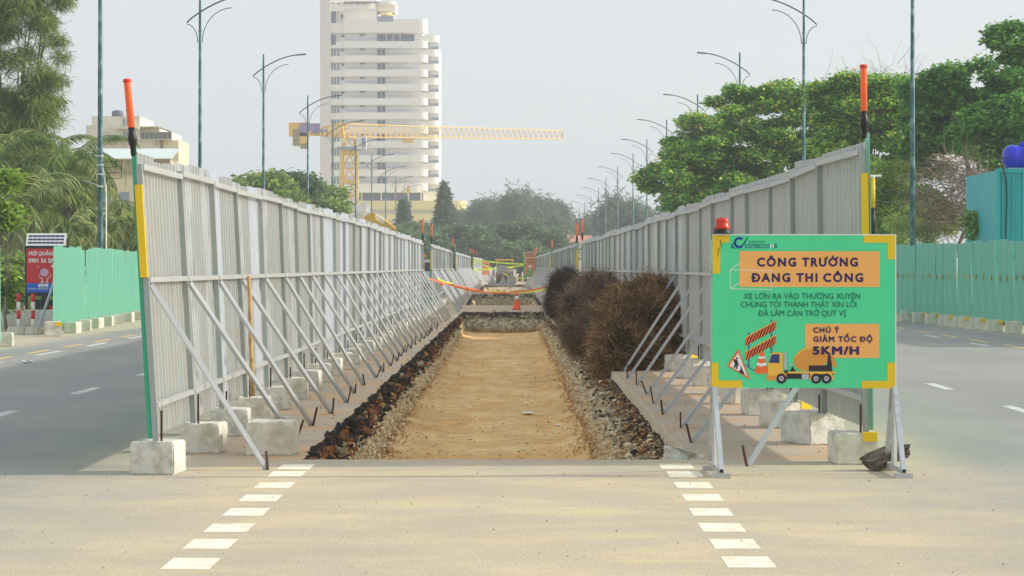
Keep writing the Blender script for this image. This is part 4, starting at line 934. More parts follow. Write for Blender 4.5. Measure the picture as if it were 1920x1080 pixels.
for i, (px, py, d) in enumerate(right): put_lamp((px - VX) / F * d, d, math.pi, f'tall weathered blue green street lamp, {ORD[i]} in the row beside the right road', 'street lamps along the right road')
# white conduit and iron bracket on the first left lamp
p0 = P(199, 470, 86.7); p0.z = 0
cdt = thing('meter_bracket', 'rusty iron bracket and white conduit strapped to the nearest left lamp post', 'bracket', p0)
MB().tube([(0, 0, 0), (0, 0, 4.2), (-.06, 0, 4.7), (-.12, 0, 5.0)], .028, 6).obj('conduit', M['white'], cdt)
b = MB(); zt = P(0, 302, 86.7).z
for z, x1 in ((zt, .5), (zt - .18, .5), (zt - .36, .45), (zt - .55, .5)): b.bar((-.15, 0, z - .04), (x1, 0, z), .018)
b.bar((.5, 0, zt), (.5, 0, zt - .55), .02); b.obj('iron_frame', M['rust'], cdt)
b = MB()
for z in (zt + .15, zt - .15, zt - .45, zt - .85): b.lathe([(.115, z), (.115, z + .05)], 10, (-.19, 0, 0))
b.bar((-.75, 0, zt - .62), (-.2, 0, zt - .8), .03); b.obj('strap', M['galv'], cdt)

# ---------------------------------------------------------------- poster box, bollards on the left
D_ = 82
pbx = thing('advertising_box', 'solar topped advertising box with red and blue poster behind the mint hoarding', 'advertising box', (P(88, 500, D_).x, D_, 0)); B0 = pbx.location.copy()
M['ad_red'] = pbr('poster_red', s2l((205, 48, 52)), .4, 0, .04); M['ad_blue'] = pbr('poster_blue', s2l((45, 105, 205)), .4, 0, .03); M['ad_frame'] = pbr('box_frame', s2l((38, 42, 52)), .5)
M['solar'] = pbr('solar_cell', s2l((58, 52, 96)), .25, 0, .05, spec=.6); M['skin_print'] = pbr('printed_hands', s2l((232, 196, 176)), .5); M['ball_print'] = pbr('printed_ball', s2l((206, 170, 200)), .5)
slab(47, 461, 129, 606, .25, .5, 'ad_frame', 'cabinet', pbx)
slab(50, 466, 126, 531, -.01, .02, 'ad_red', 'poster', pbx); slab(50, 531, 126, 548, -.01, .02, 'ad_blue', 'poster_band', pbx)
def DP(px, py, layer): p = P(px, py, D_) - B0; return (p.x, -.024 - .003 * layer, p.z)
def art2(name, polys, key, layer):
    b = MB()
    for pl in polys: b.add([DP(x, y, layer) for x, y in pl], [tuple(range(len(pl)))])
    return b.obj(name, M[key], pbx)
lettering('MỜI QUẢNG CÁO', 54, 124, 479, 7.5, 's_white', 1, DP, pbx, .03, 1, .25)
lettering('0901 56 58', 54, 100, 492.5, 8, 's_white', 1, DP, pbx, .03)
lettering('VÌ MÔI TRƯỜNG XANH - SẠCH', 53, 124, 543, 2.8, 's_white', 1, DP, pbx, .01)
art2('printed_bird', [[(69, 497), (71, 500), (74, 500), (71, 501.5)], [(96, 500), (99, 495), (101, 500), (98, 502)]], 's_white', 1)
art2('printed_ball', [disc(83.5, 511, 8, 20, 7.5)], 'ball_print', 1); art2('printed_hands', [[(73, 512), (74, 518), (80, 522), (82, 531), (76, 531), (79, 524), (73, 519)], [(95, 510), (94, 518), (88, 522), (86, 531), (91, 531), (89, 524), (96, 518)]], 'skin_print', 2)
art2('printed_plate', [rect(72, 532.5, 91, 538.5)], 's_white', 1)
lettering('eco', 75, 88, 537.6, 2.8, 's_blue', 2, DP, pbx, .02)
sp_ = MB(); a, c = P(46, 440, D_) - B0, P(121, 461, D_) - B0
roofp = MB().box(((a.x + c.x) / 2, .3, (a.z + c.z) / 2 + .02), (c.x - a.x, .03, .45), Matrix.Rotation(-.55, 3, 'X')).obj('solar_panel', M['white'], pbx)
for r_ in range(3):
    for k in range(8):
        x = a.x + .06 + (c.x - a.x - .12) * (k + .5) / 8; lz = .12 - .12 * r_; ce = Vector(((0), .3, (a.z + c.z) / 2 + .02)) + Matrix.Rotation(-.55, 3, 'X') @ Vector((0, -.018, lz)); ce.x = x
        MB().box(ce, ((c.x - a.x - .12) / 8 - .012, .008, .065), Matrix.Rotation(-.55, 3, 'X')).obj('solar_cell', M['solar'], pbx)
art2('cabinet_opening', [rect(53, 555, 59, 586), rect(66, 555, 78, 562), rect(92, 555, 100, 562)], 'leaf_fine', 1); art2('red_notice', [rect(92, 573, 101, 587)], 'ad_red', 1)
for i, (px, nm) in enumerate(((35, 'outer'), (62, 'inner'))):
    d = 8750 / 127.; bo = thing('bollard', f'red and white striped bollard on a concrete foot, {"the one nearer the picture edge" if i == 0 else "the one nearer the poster box"}', 'bollard', ((px - VX) / F * d, d, 0), 0, 'striped bollards by the poster box')
    MB().lathe([(.30, 0), (.31, .03), (.29, .17), (.27, .18)], 6).obj('foot', M['concrete'], bo)
    z = .18
    for k in range(4): MB().lathe([(.052, z), (.052, z + .22)], 14).obj('band', M['white'] if k % 2 == 0 else M['ad_red'], bo, True); z += .22
    
fb = thing('fence_strut', 'slanting grey strut propping the near end of the mint hoarding', 'strut', (P(78, 500, 69).x, 69, 0))
MB().bar((-.13, 0, .05), (.33, .5, 1.62), .05).obj('strut_bar', M['galv'], fb); MB().box((-.13, 0, .03), (.14, .1, .05)).obj('foot', M['rust'], fb)
tp = ribbon('barrier_tape', [P(76, 565, 69.2), P(77, 580, 69.2), P(78, 600, 69.2), P(76, 622, 69.2)], .05, 'white', 'red and white tape tied to the strut by the striped bollards')
# litter
b = MB()
for k in range(8):
    c = P(52 + random.uniform(-8, 8), 681, 48.3); c.z = random.uniform(.01, .05); b.box(c, (.08, .12, .01), Matrix.Rotation(random.uniform(-.8, .8), 3, 'Y'))
tag(b.obj('plastic_scrap', M['white']), 'crumpled white plastic scrap lying on the left road', 'litter')
b = MB()
for k in range(9):
    c = P(525 + random.uniform(-8, 10), 783, 30.6); c.z = random.uniform(.01, .04); b.box(c, (.06, .1, .008), Matrix.Rotation(random.uniform(-.8, .8), 3, 'Y'))
tag(b.obj('plastic_scrap', M['white']), 'pale plastic scrap behind the lone concrete block', 'litter')

# ---------------------------------------------------------------- right side: container, tank, striped post
M['cont'] = pbr('turquoise_container', s2l((34, 172, 176)), .45, 0, .06, 1.5); M['cont2'] = pbr('turquoise_light', s2l((90, 205, 205)), .45)
D_ = 80
ct = thing('container', 'turquoise shipping container standing behind the teal hoarding', 'container', (P(1868, 500, D_).x, D_, 0)); k_ = D_ / F
zt = P(0, 316, D_).z; zb = 1.6
b = MB(); prof = corrugated(2.4, 1, .3, .04)
zb = .0
for (x0, y0), (x1, y1) in zip(prof[:-1], prof[1:]): b.add([(x0 + .06, y0 * 1.6, .1), (x1 + .06, y1 * 1.6, .1), (x1 + .06, y1 * 1.6, zt - .1), (x0 + .06, y0 * 1.6, zt - .1)], [(0, 1, 2, 3)])
b.box((1.25, 3, zt / 2), (2.38, 5.8, zt - .1)); b.obj('end_wall', M['cont'], ct)
for i in range(18): pass
b = MB()
for x in (.04, 2.46): b.box((x, 0, zt / 2), (.12, .14, zt))
b.box((1.25, 0, zt - .06), (2.5, .16, .12)); b.obj('corner_frame', M['cont'], ct)
MB().box((.82, -.1, zt / 2 + .05), (.05, .05, zt - .1)).obj('locking_bar', M['cont2'], ct)
MB().tube([(.95, -.1, 2.0), (.95, -.1, 3.0)], .02, 6).obj('handle_rod', M['galv'], ct)
MB().tube([(-.03, -.1, zt + .3), (.1, -.1, zt + .28), (.2, -.12, zt), (.28, -.12, zt - .4), (.30, -.12, zt - .9), (.27, -.12, zt - 1.6), (.25, -.12, 2.0)], .022, 6).obj('cable', M['black'], ct)
MB().tube([(-.06, -.1, zt + .28), (.45, -.05, zt + .34)], .015, 5).obj('cable_arm', M['black'], ct)
tk = thing('water_tank', 'blue plastic water tank on top of the turquoise container', 'tank', P(1925, 316, D_) + Vector((0, .6, 0)))
M['blue_tank'] = pbr('blue_plastic', s2l((22, 40, 200)), .25, 0, .03, spec=.5)
b = MB(); pr_ = [(.02, -.62), (.2, -.6), (.32, -.5), (.36, -.4), (.36, -.2), (.345, -.18), (.345, -.1), (.36, -.08), (.36, .3), (.3, .45), (.02, .6)]
b.lathe(pr_, 28); b.v = [(z, y, x + .37) for x, y, z in b.v]; b.obj('tank_body', M['blue_tank'], tk, True)
MB().lathe([(.12, .70), (.12, .80), (.1, .82)], 18, (-.0, 0, 0)).obj('tank_lid', M['blue_tank'], tk, True)
MB().box((0, 0, .02), (.9, .3, .04)).obj('cradle', M['galv'], tk)
sp2 = thing('striped_post', 'yellow and black banded post behind the grey fence end', 'post', (P(1637, 500, 70).x, 70, 0))
z = 0
for k, (h, key) in enumerate(((2.55 - .0, 'yellow'), (.75, 'black'), (.78, 'yellow'), (.05, 'white'))):
    MB().lathe([(.055, z), (.055, z + h)], 12).obj('band', M[key], sp2, True); z += h
MB().tube([(-.22, 0, z), (.22, 0, z)], .03, 6).obj('cross_arm', M['white'], sp2)

# ---------------------------------------------------------------- vegetation
def leaves_mesh(name, clumps, n, size, mat, droop=0, aspect=.5, flat=.5, needle=False):
    """clumps: list of (centre, radii, weight); leaves are small rhombi gathered in tufts"""
    W = np.array([c[2] for c in clumps], float); W /= W.sum(); idx = rng.choice(len(clumps), n // 8, p=W)
    C = np.array([tuple(c[0]) for c in clumps])[idx]; Rr = np.array([tuple(c[1]) for c in clumps])[idx]
    d = rng.normal(size=(len(idx), 3)); d /= np.linalg.norm(d, axis=1)[:, None]; r = rng.random(len(idx)) ** .38
    T = C + d * Rr * r[:, None]                        # tuft centres, denser to the outside
    k = 8; T = np.repeat(T, k, 0); N = len(T)
    ang = rng.random(N) * 6.283; 
    if needle:
        dirv = np.stack([np.cos(ang) * .55, np.sin(ang) * .55, rng.normal(size=N) * .45 + droop], 1)
    else:
        dirv = np.stack([np.cos(ang), np.sin(ang), rng.normal(size=N) * .35 + droop], 1)
    dirv /= np.linalg.norm(dirv, axis=1)[:, None]
    up = rng.normal(size=(N, 3)) * (1 - flat) + np.array([0, 0, 1.]) * flat * 1.4
    side = np.cross(dirv, up); side /= (np.linalg.norm(side, axis=1)[:, None] + 1e-6)
    L = size * rng.uniform(.6, 1.3, N)[:, None]; base = T + rng.normal(size=(N, 3)) * size * .35
    w_ = L * aspect * .5
    V = np.empty((N, 4, 3)); V[:, 0] = base; V[:, 1] = base + dirv * L * .55 + side * w_; V[:, 2] = base + dirv * L; V[:, 3] = base + dirv * L * .55 - side * w_
    V[:, 2, 2] -= (L[:, 0] * .12)
    return npmesh(name, V.reshape(-1, 3), np.arange(N * 4).reshape(N, 4), mat)
def limbs(b, base, clumps, r0, rnd, fork=.35):
    base = Vector(base); top = sum((Vector(c[0]) for c in clumps), Vector()) / len(clumps)
    f = base.lerp(Vector((top.x, top.y, top.z)), fork); f.z = base.z + (top.z - base.z) * fork
    b.tube([base, base.lerp(f, .5) + Vector((rnd.uniform(-.1, .1), 0, 0)), f], [r0, r0 * .8, r0 * .65], 8)
    for c in (rnd.sample(clumps, min(9, len(clumps)))):
        e = Vector(c[0]); m_ = f.lerp(e, .5) + Vector((rnd.uniform(-.3, .3), rnd.uniform(-.3, .3), rnd.uniform(-.1, .4)))
        b.tube([f, m_, e], [r0 * .3, r0 * .18, r0 * .06], 5)
        for k in range(3):
            e2 = e + Vector((rnd.uniform(-1, 1) * c[1][0], rnd.uniform(-1, 1) * c[1][1], rnd.uniform(-.5, .9) * c[1][2])); b.tube([m_, m_.lerp(e2, .5) + Vector((0, 0, .15)), e2], [r0 * .12, r0 * .08, r0 * .03], 4)
def tree(label, cat, base, clumps, n, size, leafkey, r0=.2, bark='bark_grey', name='broadleaf_tree', group=None, **kw):
    base = Vector(base); t = thing(name, label, cat, base, group=group); rnd = random.Random(int(abs(base.x) * 100) + 5)
    cl = [(Vector(c[0]) - base, c[1], c[2]) for c in clumps]
    b = MB(); limbs(b, (0, 0, 0), cl, r0, rnd); b.obj('trunk', M[bark], t, True)
    link('crown', leaves_mesh('crown', cl, n, size, M[leafkey], **kw), t); return t
def blob(px, py, d, rx, ry, w=1, dd=0, rd=None):
    """clump at picture position, radii in photo pixels"""
    k = d / F; return (P(px, py, d + dd), (rx * k, (rd or max(rx, ry)) * k, ry * k), w)
def G(px, d): p = P(px, 500, d); return (p.x, d, 0)
def spray(px, py, d, rx, ry, n, rad=.3, lo=.25, seed=0, dd=0):
    """many small clumps within an ellipse: layered, gappy outline"""
    rnd = random.Random(seed + int(px)); out = []
    for i in range(n):
        a = rnd.random() * 6.283; r = rnd.random() ** .55; rr = rnd.uniform(.6, 1.25)
        k = d / F; out.append((P(px + math.cos(a) * rx * r, py + math.sin(a) * ry * r, d + rnd.uniform(-1, 1) * rx * k * .6 + dd), (rad * rr * 1.5, rad * rr * 1.3, rad * rr * .62), rr * rr))
    return out
# right side: sea almond trees
tree('large dark sea almond tree rising behind the turquoise container', 'tree', G(1850, 100), spray(1845, 210, 100, 135, 95, 95, .42, seed=1) + spray(1900, 80, 98, 45, 50, 14, .38, seed=2) + spray(1750, 170, 99, 60, 36, 18, .36, seed=3) + spray(1735, 260, 101, 50, 70, 26, .42, seed=23) + spray(1900, 250, 97, 90, 80, 40, .5, seed=9), 66000, .22, 'leaf_almond_dark', .3)
tree('sea almond tree between the orange baton and the tall lamp post', 'tree', G(1640, 112), spray(1640, 255, 112, 95, 115, 75, .42, seed=4) + spray(1600, 190, 112, 75, 45, 26, .4, seed=5) + spray(1690, 200, 112, 40, 50, 18, .4, seed=25), 50000, .22, 'leaf_almond', .25)
tree('broad sea almond tree crossed by the third right lamp post', 'tree', G(1480, 128), spray(1480, 270, 128, 130, 115, 105, .48, seed=6) + spray(1385, 180, 128, 55, 26, 12, .35, seed=7) + spray(1330, 310, 126, 70, 60, 36, .5, seed=8), 66000, .24, 'leaf_almond', .3)
tree('spreading sea almond branch tips reaching furthest toward the road lamps', 'tree', G(1330, 146), spray(1330, 270, 146, 65, 55, 40, .5, seed=10) + spray(1265, 330, 146, 62, 26, 18, .4, seed=11) + spray(1345, 375, 146, 95, 38, 40, .5, seed=12) + spray(1215, 350, 146, 20, 10, 4, .3, seed=13) + spray(1270, 265, 146, 28, 14, 6, .35, seed=14), 36000, .25, 'leaf_almond', .25)
tree('dark shrub mass filling in below the almond crowns', 'tree', G(1560, 118), spray(1560, 400, 118, 200, 60, 80, .6, seed=15), 26000, .33, 'leaf_almond_dark', .15)
tree('yellow green feathery shrub behind the yellow black post', 'shrub', G(1665, 96), spray(1665, 350, 96, 48, 45, 34, .28, seed=16) + spray(1665, 425, 96, 60, 40, 30, .3, seed=17), 20000, .15, 'leaf_bright', .08, name='shrub', aspect=.3, flat=.3)
tree('olive fine leaved shrub at the foot of the nearest right lamp', 'shrub', G(1720, 93), spray(1735, 420, 93, 75, 45, 30, .3, seed=18), 9000, .12, 'leaf_fine', .08, name='shrub', aspect=.3, flat=.3)
tree('low bright leafed bush against the turquoise container', 'shrub', G(1845, 84), spray(1845, 425, 84, 26, 24, 14, .2, seed=19), 2600, .2, 'leaf_bright', .06, name='shrub')
def twig_mass(name, label, cat, px, py, d, rx, ry, n, key, length=1.2, thick=.012, seedv=1, up=0, parent=None):
    rnd = random.Random(seedv); b = MB(); k = d / F; c0 = P(px, py, d); base = Vector((c0.x, d, 0))
    for i in range(n):
        a = rnd.random() * 6.283; r = rnd.random() ** .5
        p = P(px + math.cos(a) * rx * r, py + math.sin(a) * ry * r, d) + Vector((0, rnd.uniform(-1, 1), 0)) - base
        dr_ = Vector((rnd.gauss(0, 1), rnd.gauss(0, .6), rnd.gauss(0, .6) + up)).normalized(); L_ = length * rnd.uniform(.4, 1.2); pts = [p]
        for s_ in range(4): dr_ = (dr_ + Vector((rnd.gauss(0, .25), rnd.gauss(0, .2), rnd.gauss(0, .25) - .05))).normalized(); pts.append(pts[-1] + dr_ * L_ / 4)
        th = thick * rnd.uniform(.6, 1.6); b.tube(pts, [th, th * .8, th * .6, th * .45, th * .3], 3, cap=False)
    return b, base
b, base = twig_mass('', '', '', 1790, 365, 91, 85, 70, 900, 'twig_grey', 1.3, .014, 4)
t_ = thing('dead_bush', 'tangled bare grey branches between the lamp post and the container', 'bush', base); b.obj('branches', M['twig_grey'], t_)
MB().tube([(.2, 0, 0), (.35, 0, 1.2), (.1, 0, 2.4), (.6, 0, 3.6), (.4, 0, 4.6)], [.1, .08, .07, .05, .02], 6).obj('trunk', M['bark_grey'], t_)
b, base = twig_mass('', '', '', 1650, 160, 115, 100, 42, 110, 'twig_grey', 1.6, .009, 5, .9)
b2 = b.obj('bare_twigs', M['bark_grey']); b2.location = base
tag(b2, 'thin bare twigs poking up above the almond crowns', 'twigs')
tree('small distant tree seen through the almond branches', 'tree', G(1285, 190), spray(1290, 395, 190, 40, 30, 22, .7, seed=20), 5000, .4, 'leaf_far', .12)

# left: casuarina
def casuarina(label, base, clumps, n, size, key, r0=.25, group=None, asp=.05, tr='bark'):
    return tree(label, 'tree', base, clumps, n, size, key, r0, tr, 'casuarina_tree', group, droop=-.25, aspect=asp, flat=.2, needle=True)
casuarina('tall feathery casuarina filling the upper left corner', G(10, 112), spray(5, 60, 112, 95, 120, 60, .42, seed=30) + spray(85, 180, 112, 48, 50, 16, .3, seed=31) + spray(20, 235, 112, 85, 60, 60, .45, seed=32) + spray(100, 40, 112, 22, 90, 12, .2, seed=34), 52000, .42, 'needle', .4, asp=.07)
# palms
def frond_mesh(L_, key, droop, seed, leaf=.55, nl=46):
    rnd = random.Random(seed); b = MB(); pts = []; p = Vector((0, 0, 0)); a = .95
    for k in range(13): pts.append(p.copy()); p = p + Vector((math.cos(a), 0, math.sin(a))) * (L_ / 12); a -= droop / 12 * (1 + k * .08)
    b.tube(pts, [.03 * (1 - k / 14) + .006 for k in range(13)], 4, cap=False)
    for side in (-1, 1):
        for k in range(nl):
            t_ = .12 + .88 * k / (nl - 1); i = min(11, int(t_ * 12)); f = t_ * 12 - i; q_ = pts[i].lerp(pts[i + 1], f); d = (pts[i + 1] - pts[i]).normalized()
            ll = leaf * math.sin(min(1, t_ * 1.15 + .12) * math.pi * .92) ** .6 * rnd.uniform(.85, 1.1) + .1
            out = (Vector((0, side, 0)) * .85 + d * .6 + Vector((0, 0, -.35 - .3 * rnd.random()))).normalized(); w_ = d * .022
            m_ = q_ + out * ll * .5; e = q_ + out * ll + Vector((0, 0, -ll * .35))
            b.add([q_ - w_ * .6, q_ + w_ * .6, m_ + w_, e, m_ - w_], [(0, 1, 2, 3, 4)])
    return b.mesh('frond', M[key])
FR_ = {(k, d): frond_mesh(3.4, k, d, i) for i, (k, d) in enumerate([(k, d) for k in ('palm', 'palm_green') for d in (1.3, 2.0, 2.7)])}
def palm(label, px, py, d, s, key, n=20, seed=0, group='coconut palms on the left'):
    base = Vector(G(px, d)); top = P(px, py, d) - base; t = thing('coconut_palm', label, 'palm', base, group=group); rnd = random.Random(seed)
    MB().tube([(0, 0, 0), (top.x + .1, 0, top.z * .5), top], [.17, .13, .1], 8).obj('trunk', M['bark_grey'], t, True)
    for i in range(n):
        dr = rnd.choice((1.3, 2.0, 2.7, 2.7)); me = FR_[(key if rnd.random() < .75 else ('palm_green' if key == 'palm' else 'palm'), dr)]
        el = {1.3: rnd.uniform(-.35, .1), 2.0: rnd.uniform(.0, .5), 2.7: rnd.uniform(.1, .7)}[dr]
        mt = Matrix.Translation(top) @ Matrix.Rotation(i * 2.4 + rnd.uniform(-.3, .3), 4, 'Z') @ Matrix.Rotation(el, 4, 'Y') @ Matrix.Scale(s * rnd.uniform(.8, 1.1), 4)
        link('frond', me, t, mat=mt)
palm('coconut palm with yellowing fronds lowest at the far left', 35, 400, 96, 1.15, 'palm', 26, 1)
palm('coconut palm whose tip stands up beside the tall left lamp post', 122, 320, 104, 1.15, 'palm_green', 24, 2)
palm('coconut palm drooping just above the mint hoarding', 120, 440, 98, 1.0, 'palm', 22, 3)
palm('coconut palm directly behind the tall left lamp post', 180, 400, 108, 1.1, 'palm', 26, 4)
palm('low coconut palm half hidden by the left grey fence end', 235, 440, 104, 1.0, 'palm', 24, 5)
palm('coconut palm at the picture edge under the casuarina', -20, 330, 104, 1.1, 'palm_green', 22, 6)
palm('coconut palm beneath the casuarina crown', 70, 330, 110, 1.15, 'palm', 24, 8)
tree('dark undergrowth behind the coconut palms', 'shrub', G(130, 116), spray(120, 440, 116, 150, 55, 70, .5, seed=33) + spray(40, 540, 100, 60, 60, 24, .45, seed=35) + spray(50, 330, 118, 70, 60, 30, .5, seed=36), 22000, .3, 'leaf_almond_dark', .1, name='shrub')
tree('glossy broad leaved shrub at the far left edge', 'shrub', G(12, 74), spray(14, 335, 74, 14, 14, 7, .16, seed=37) + spray(10, 405, 74, 22, 26, 10, .2, seed=38) + spray(8, 540, 76, 16, 40, 12, .25, seed=39), 2600, .24, 'leaf_bright', .05, name='shrub', aspect=.42)
tree('flowering hedge behind the striped bollards', 'shrub', G(25, 86), spray(25, 520, 86, 30, 50, 22, .3, seed=40), 3200, .2, 'leaf_mid', .05, name='shrub')
st_ = thing('terrace_step', 'low stone terrace edge behind the striped bollards', 'wall', (P(10, 500, 80).x, 80, 0)); MB().box((0, 0, .12), (5, .5, .24)).box((0, .8, .22), (5, .9, .44)).obj('step', M['concrete_grey'], st_)
# left mid trees
tree('bright green round tree above the long left grey fence', 'tree', G(485, 190), spray(482, 362, 190, 58, 32, 30, .9, seed=41), 11000, .42, 'leaf_mid', .2)
tree('tree with wispy twigs beside the fourth left lamp post', 'tree', G(545, 200), spray(545, 352, 200, 45, 26, 22, .8, seed=42) + spray(540, 390, 200, 60, 22, 18, .8, seed=43), 9000, .42, 'leaf_far', .2)
tree('pale green tree in front of the tower foot', 'tree', G(598, 205), spray(598, 378, 205, 34, 30, 20, .8, seed=44) + spray(620, 400, 200, 30, 18, 12, .7, seed=46), 7000, .4, 'leaf_mid', .18)
def fan_palm():
    base = Vector(G(556, 185)); t = thing('fan_palm', 'small fan palm peeking over the left grey fence', 'palm', base); top = P(556, 385, 185) - base
    MB().tube([(0, 0, 0), top], [.15, .12], 6).obj('trunk', M['bark_grey'], t)
    b = MB()
    for k in range(44):
        a = math.pi * (k / 43) + random.uniform(-.05, .05); dd = Vector((math.cos(a), random.uniform(-.5, .5), math.sin(a) + .1)).normalized(); s_ = dd.cross(Vector((0, 1, 0))).normalized() * .07; L_ = random.uniform(1.0, 1.5)
        b.add([top, top + dd * L_ * .6 + s_, top + dd * L_, top + dd * L_ * .6 - s_], [(0, 1, 2, 3)])
    b.obj('fronds', M['palm_green'], t)
fan_palm()
# far trees
far = [(705, 450, 330, 40, 18), (760, 446, 345, 45, 22), (800, 450, 330, 50, 22), (865, 454, 320, 50, 26), (915, 460, 325, 50, 30), (975, 455, 325, 45, 30), (1020, 465, 322, 40, 26), (800, 470, 315, 60, 24), (900, 475, 315, 60, 22), (985, 480, 316, 50, 20), (730, 460, 318, 45, 22)]
FT = ['small', 'rounded', 'low', 'broad', 'dense', 'domed', 'pale', 'squat', 'sprawling', 'bushy', 'dark']
where = ['behind the long left fence near the digger', 'below the yellow hotel podium', 'left of the cypress foot', 'right of the cypress foot', 'straight above the far trench', 'above the orange notice', 'left of the far red tiled roof', 'behind the white truck cab', 'behind the yellow roller', 'just behind the orange notice', 'behind the end of the long left fence']
for i, (px, py, d, rx, ry) in enumerate(far):
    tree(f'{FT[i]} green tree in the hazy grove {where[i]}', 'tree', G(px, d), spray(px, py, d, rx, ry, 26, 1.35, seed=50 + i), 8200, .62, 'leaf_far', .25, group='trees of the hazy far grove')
fc = [(905, 405, 470, 22, 22), (925, 410, 480, 26, 24), (960, 395, 450, 16, 30), (985, 405, 455, 26, 36), (1015, 408, 460, 28, 32), (1040, 415, 465, 18, 26), (1080, 435, 520, 40, 14), (1150, 405, 420, 22, 30), (1185, 412, 410, 20, 26), (1110, 430, 480, 30, 16), (1220, 425, 420, 26, 16), (870, 425, 500, 34, 18)]
wc = ['nearest the hotel podium', 'second from the hotel podium', 'with the tallest ragged tip', 'left of the middle clump', 'in the middle of the clump', 'at the end of the clump', 'above the far red tiled roof', 'behind the seventh right lamp', 'behind the sixth right lamp', 'between clump and lamps', 'below the almond branch tips', 'behind the cypress']
for i, (px, py, d, rx, ry) in enumerate(fc):
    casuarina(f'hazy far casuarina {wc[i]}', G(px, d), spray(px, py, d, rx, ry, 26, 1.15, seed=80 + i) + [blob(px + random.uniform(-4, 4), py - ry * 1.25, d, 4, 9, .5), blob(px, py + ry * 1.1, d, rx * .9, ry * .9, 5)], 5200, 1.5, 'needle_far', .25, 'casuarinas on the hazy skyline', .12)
def cypress(px, ytop, ybase, d, wpx, label):
    k = d / F; n = 12; cl = []
    for i in range(n): t_ = i / (n - 1); y = ytop + (ybase - ytop) * t_; rx = 2 + wpx * t_ ** .8; cl.append((P(px, y, d), (rx * k, rx * k, 6 * k), .2 + t_ * 1.4))
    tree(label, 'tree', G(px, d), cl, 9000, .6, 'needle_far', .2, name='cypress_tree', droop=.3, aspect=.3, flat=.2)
cypress(832, 347, 430, 360, 17, 'tall pointed cypress in front of the yellow hotel podium'); cypress(757, 380, 425, 380, 6, 'slim little cypress in front of the yellow hotel podium')
cypress(845, 395, 440, 362, 10, 'shorter cypress tucked against the tall pointed one')

# ---------------------------------------------------------------- dry brush piles beside the trench
def strand_mesh(name, clumps, n, length, mat, droop=.8, width=.006, segs=6, seed=0, fan=None, k=34):
    r_ = np.random.default_rng(seed); W = np.array([c[2] for c in clumps], float); W /= W.sum(); nb = n // k
    idx = r_.choice(len(clumps), nb, p=W); C = np.array([tuple(c[0]) for c in clumps])[idx]; Rr = np.array([tuple(c[1]) for c in clumps])[idx]
    d = r_.normal(size=(nb, 3)); d /= np.linalg.norm(d, axis=1)[:, None]; T = C + d * Rr * (r_.random(nb) ** .35 * np.array([.90 + .26 * noise.noise(Vector((x[0] * 2.2 + 5, x[1] * 2.2, x[2] * 2.2 + i_ * 3.3))) for x, i_ in zip(d, idx)]))[:, None]
    D = d * np.array([.15, .12, .12]) + r_.normal(size=(nb, 3)) * .75 + np.array(fan or (-.22, -.3, -.05)); D /= np.linalg.norm(D, axis=1)[:, None]
    ln = r_.uniform(.5, 1.4, nb)
    T = np.repeat(T, k, 0); D = np.repeat(D, k, 0); ln = np.repeat(ln, k); N = len(T)
    T = T + D * (r_.random(N) * .35)[:, None] * length + r_.normal(size=(N, 3)) * .022; D = D + r_.normal(size=(N, 3)) * .45
    D /= np.linalg.norm(D, axis=1)[:, None]
    L = (length * ln * r_.uniform(.5, 1.1, N))[:, None] / segs; side = np.cross(D, r_.normal(size=(N, 3))); side /= np.linalg.norm(side, axis=1)[:, None]
    V = np.empty((N, segs + 1, 2, 3)); p = T.copy()
    for s in range(segs + 1):
        w_ = width * (1 - .75 * s / segs); V[:, s, 0] = p - side * w_; V[:, s, 1] = p + side * w_
        D = D + np.array([0, 0, -droop / segs]) + r_.normal(size=(N, 3)) * .34; D /= np.linalg.norm(D, axis=1)[:, None]; p = p + D * L
    V[:, :, :, 2] = np.maximum(V[:, :, :, 2], -.55)
    m_ = (segs + 1) * 2; o_ = (np.arange(N) * m_)[:, None, None]; f = np.array([(2 * s, 2 * s + 1, 2 * s + 3, 2 * s + 2) for s in range(segs)])[None]
    return npmesh(name, V.reshape(-1, 3), (o_ + f).reshape(-1, 4), mat)
def brush(label, boxes, n, key, length, seed, core='twig_dark', fan=None):
    base = Vector((boxes[0][0][0], boxes[0][0][1], 0)); r = thing('brush_pile', label, 'brush pile', base)
    cl = [(Vector(c) - base, rr, w_) for c, rr, w_ in boxes]
    link('dry_twigs', strand_mesh('dry_twigs', cl, n, length, M[key], seed=seed, fan=fan, width=.0055), r)['kind'] = 'stuff'
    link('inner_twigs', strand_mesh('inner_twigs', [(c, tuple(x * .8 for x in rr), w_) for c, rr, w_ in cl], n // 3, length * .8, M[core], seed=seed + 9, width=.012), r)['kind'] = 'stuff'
    rnd = random.Random(seed)
    for i in range(34):
        c, rr, _ = rnd.choice(cl); p = c + Vector((rnd.uniform(-.2, 1) * rr[0], rnd.uniform(-1, 1) * rr[1], -rr[2] * rnd.uniform(.1, .9))); e = p + Vector((rnd.uniform(-.6, .6), rnd.uniform(-.8, -.1), rnd.uniform(-.2, .35)))
        MB().tube([p, p.lerp(e, .5) + Vector((0, 0, rnd.uniform(-.1, .15))), e], [.022, .015, .006], 5).obj('branch', M['bark'], r)
    return r
def bx(px, py, d, rx, ry, w_=1, rd=.8): k = d / F; return (tuple(P(px, py, d)), (rx * k, rd, ry * k), w_)
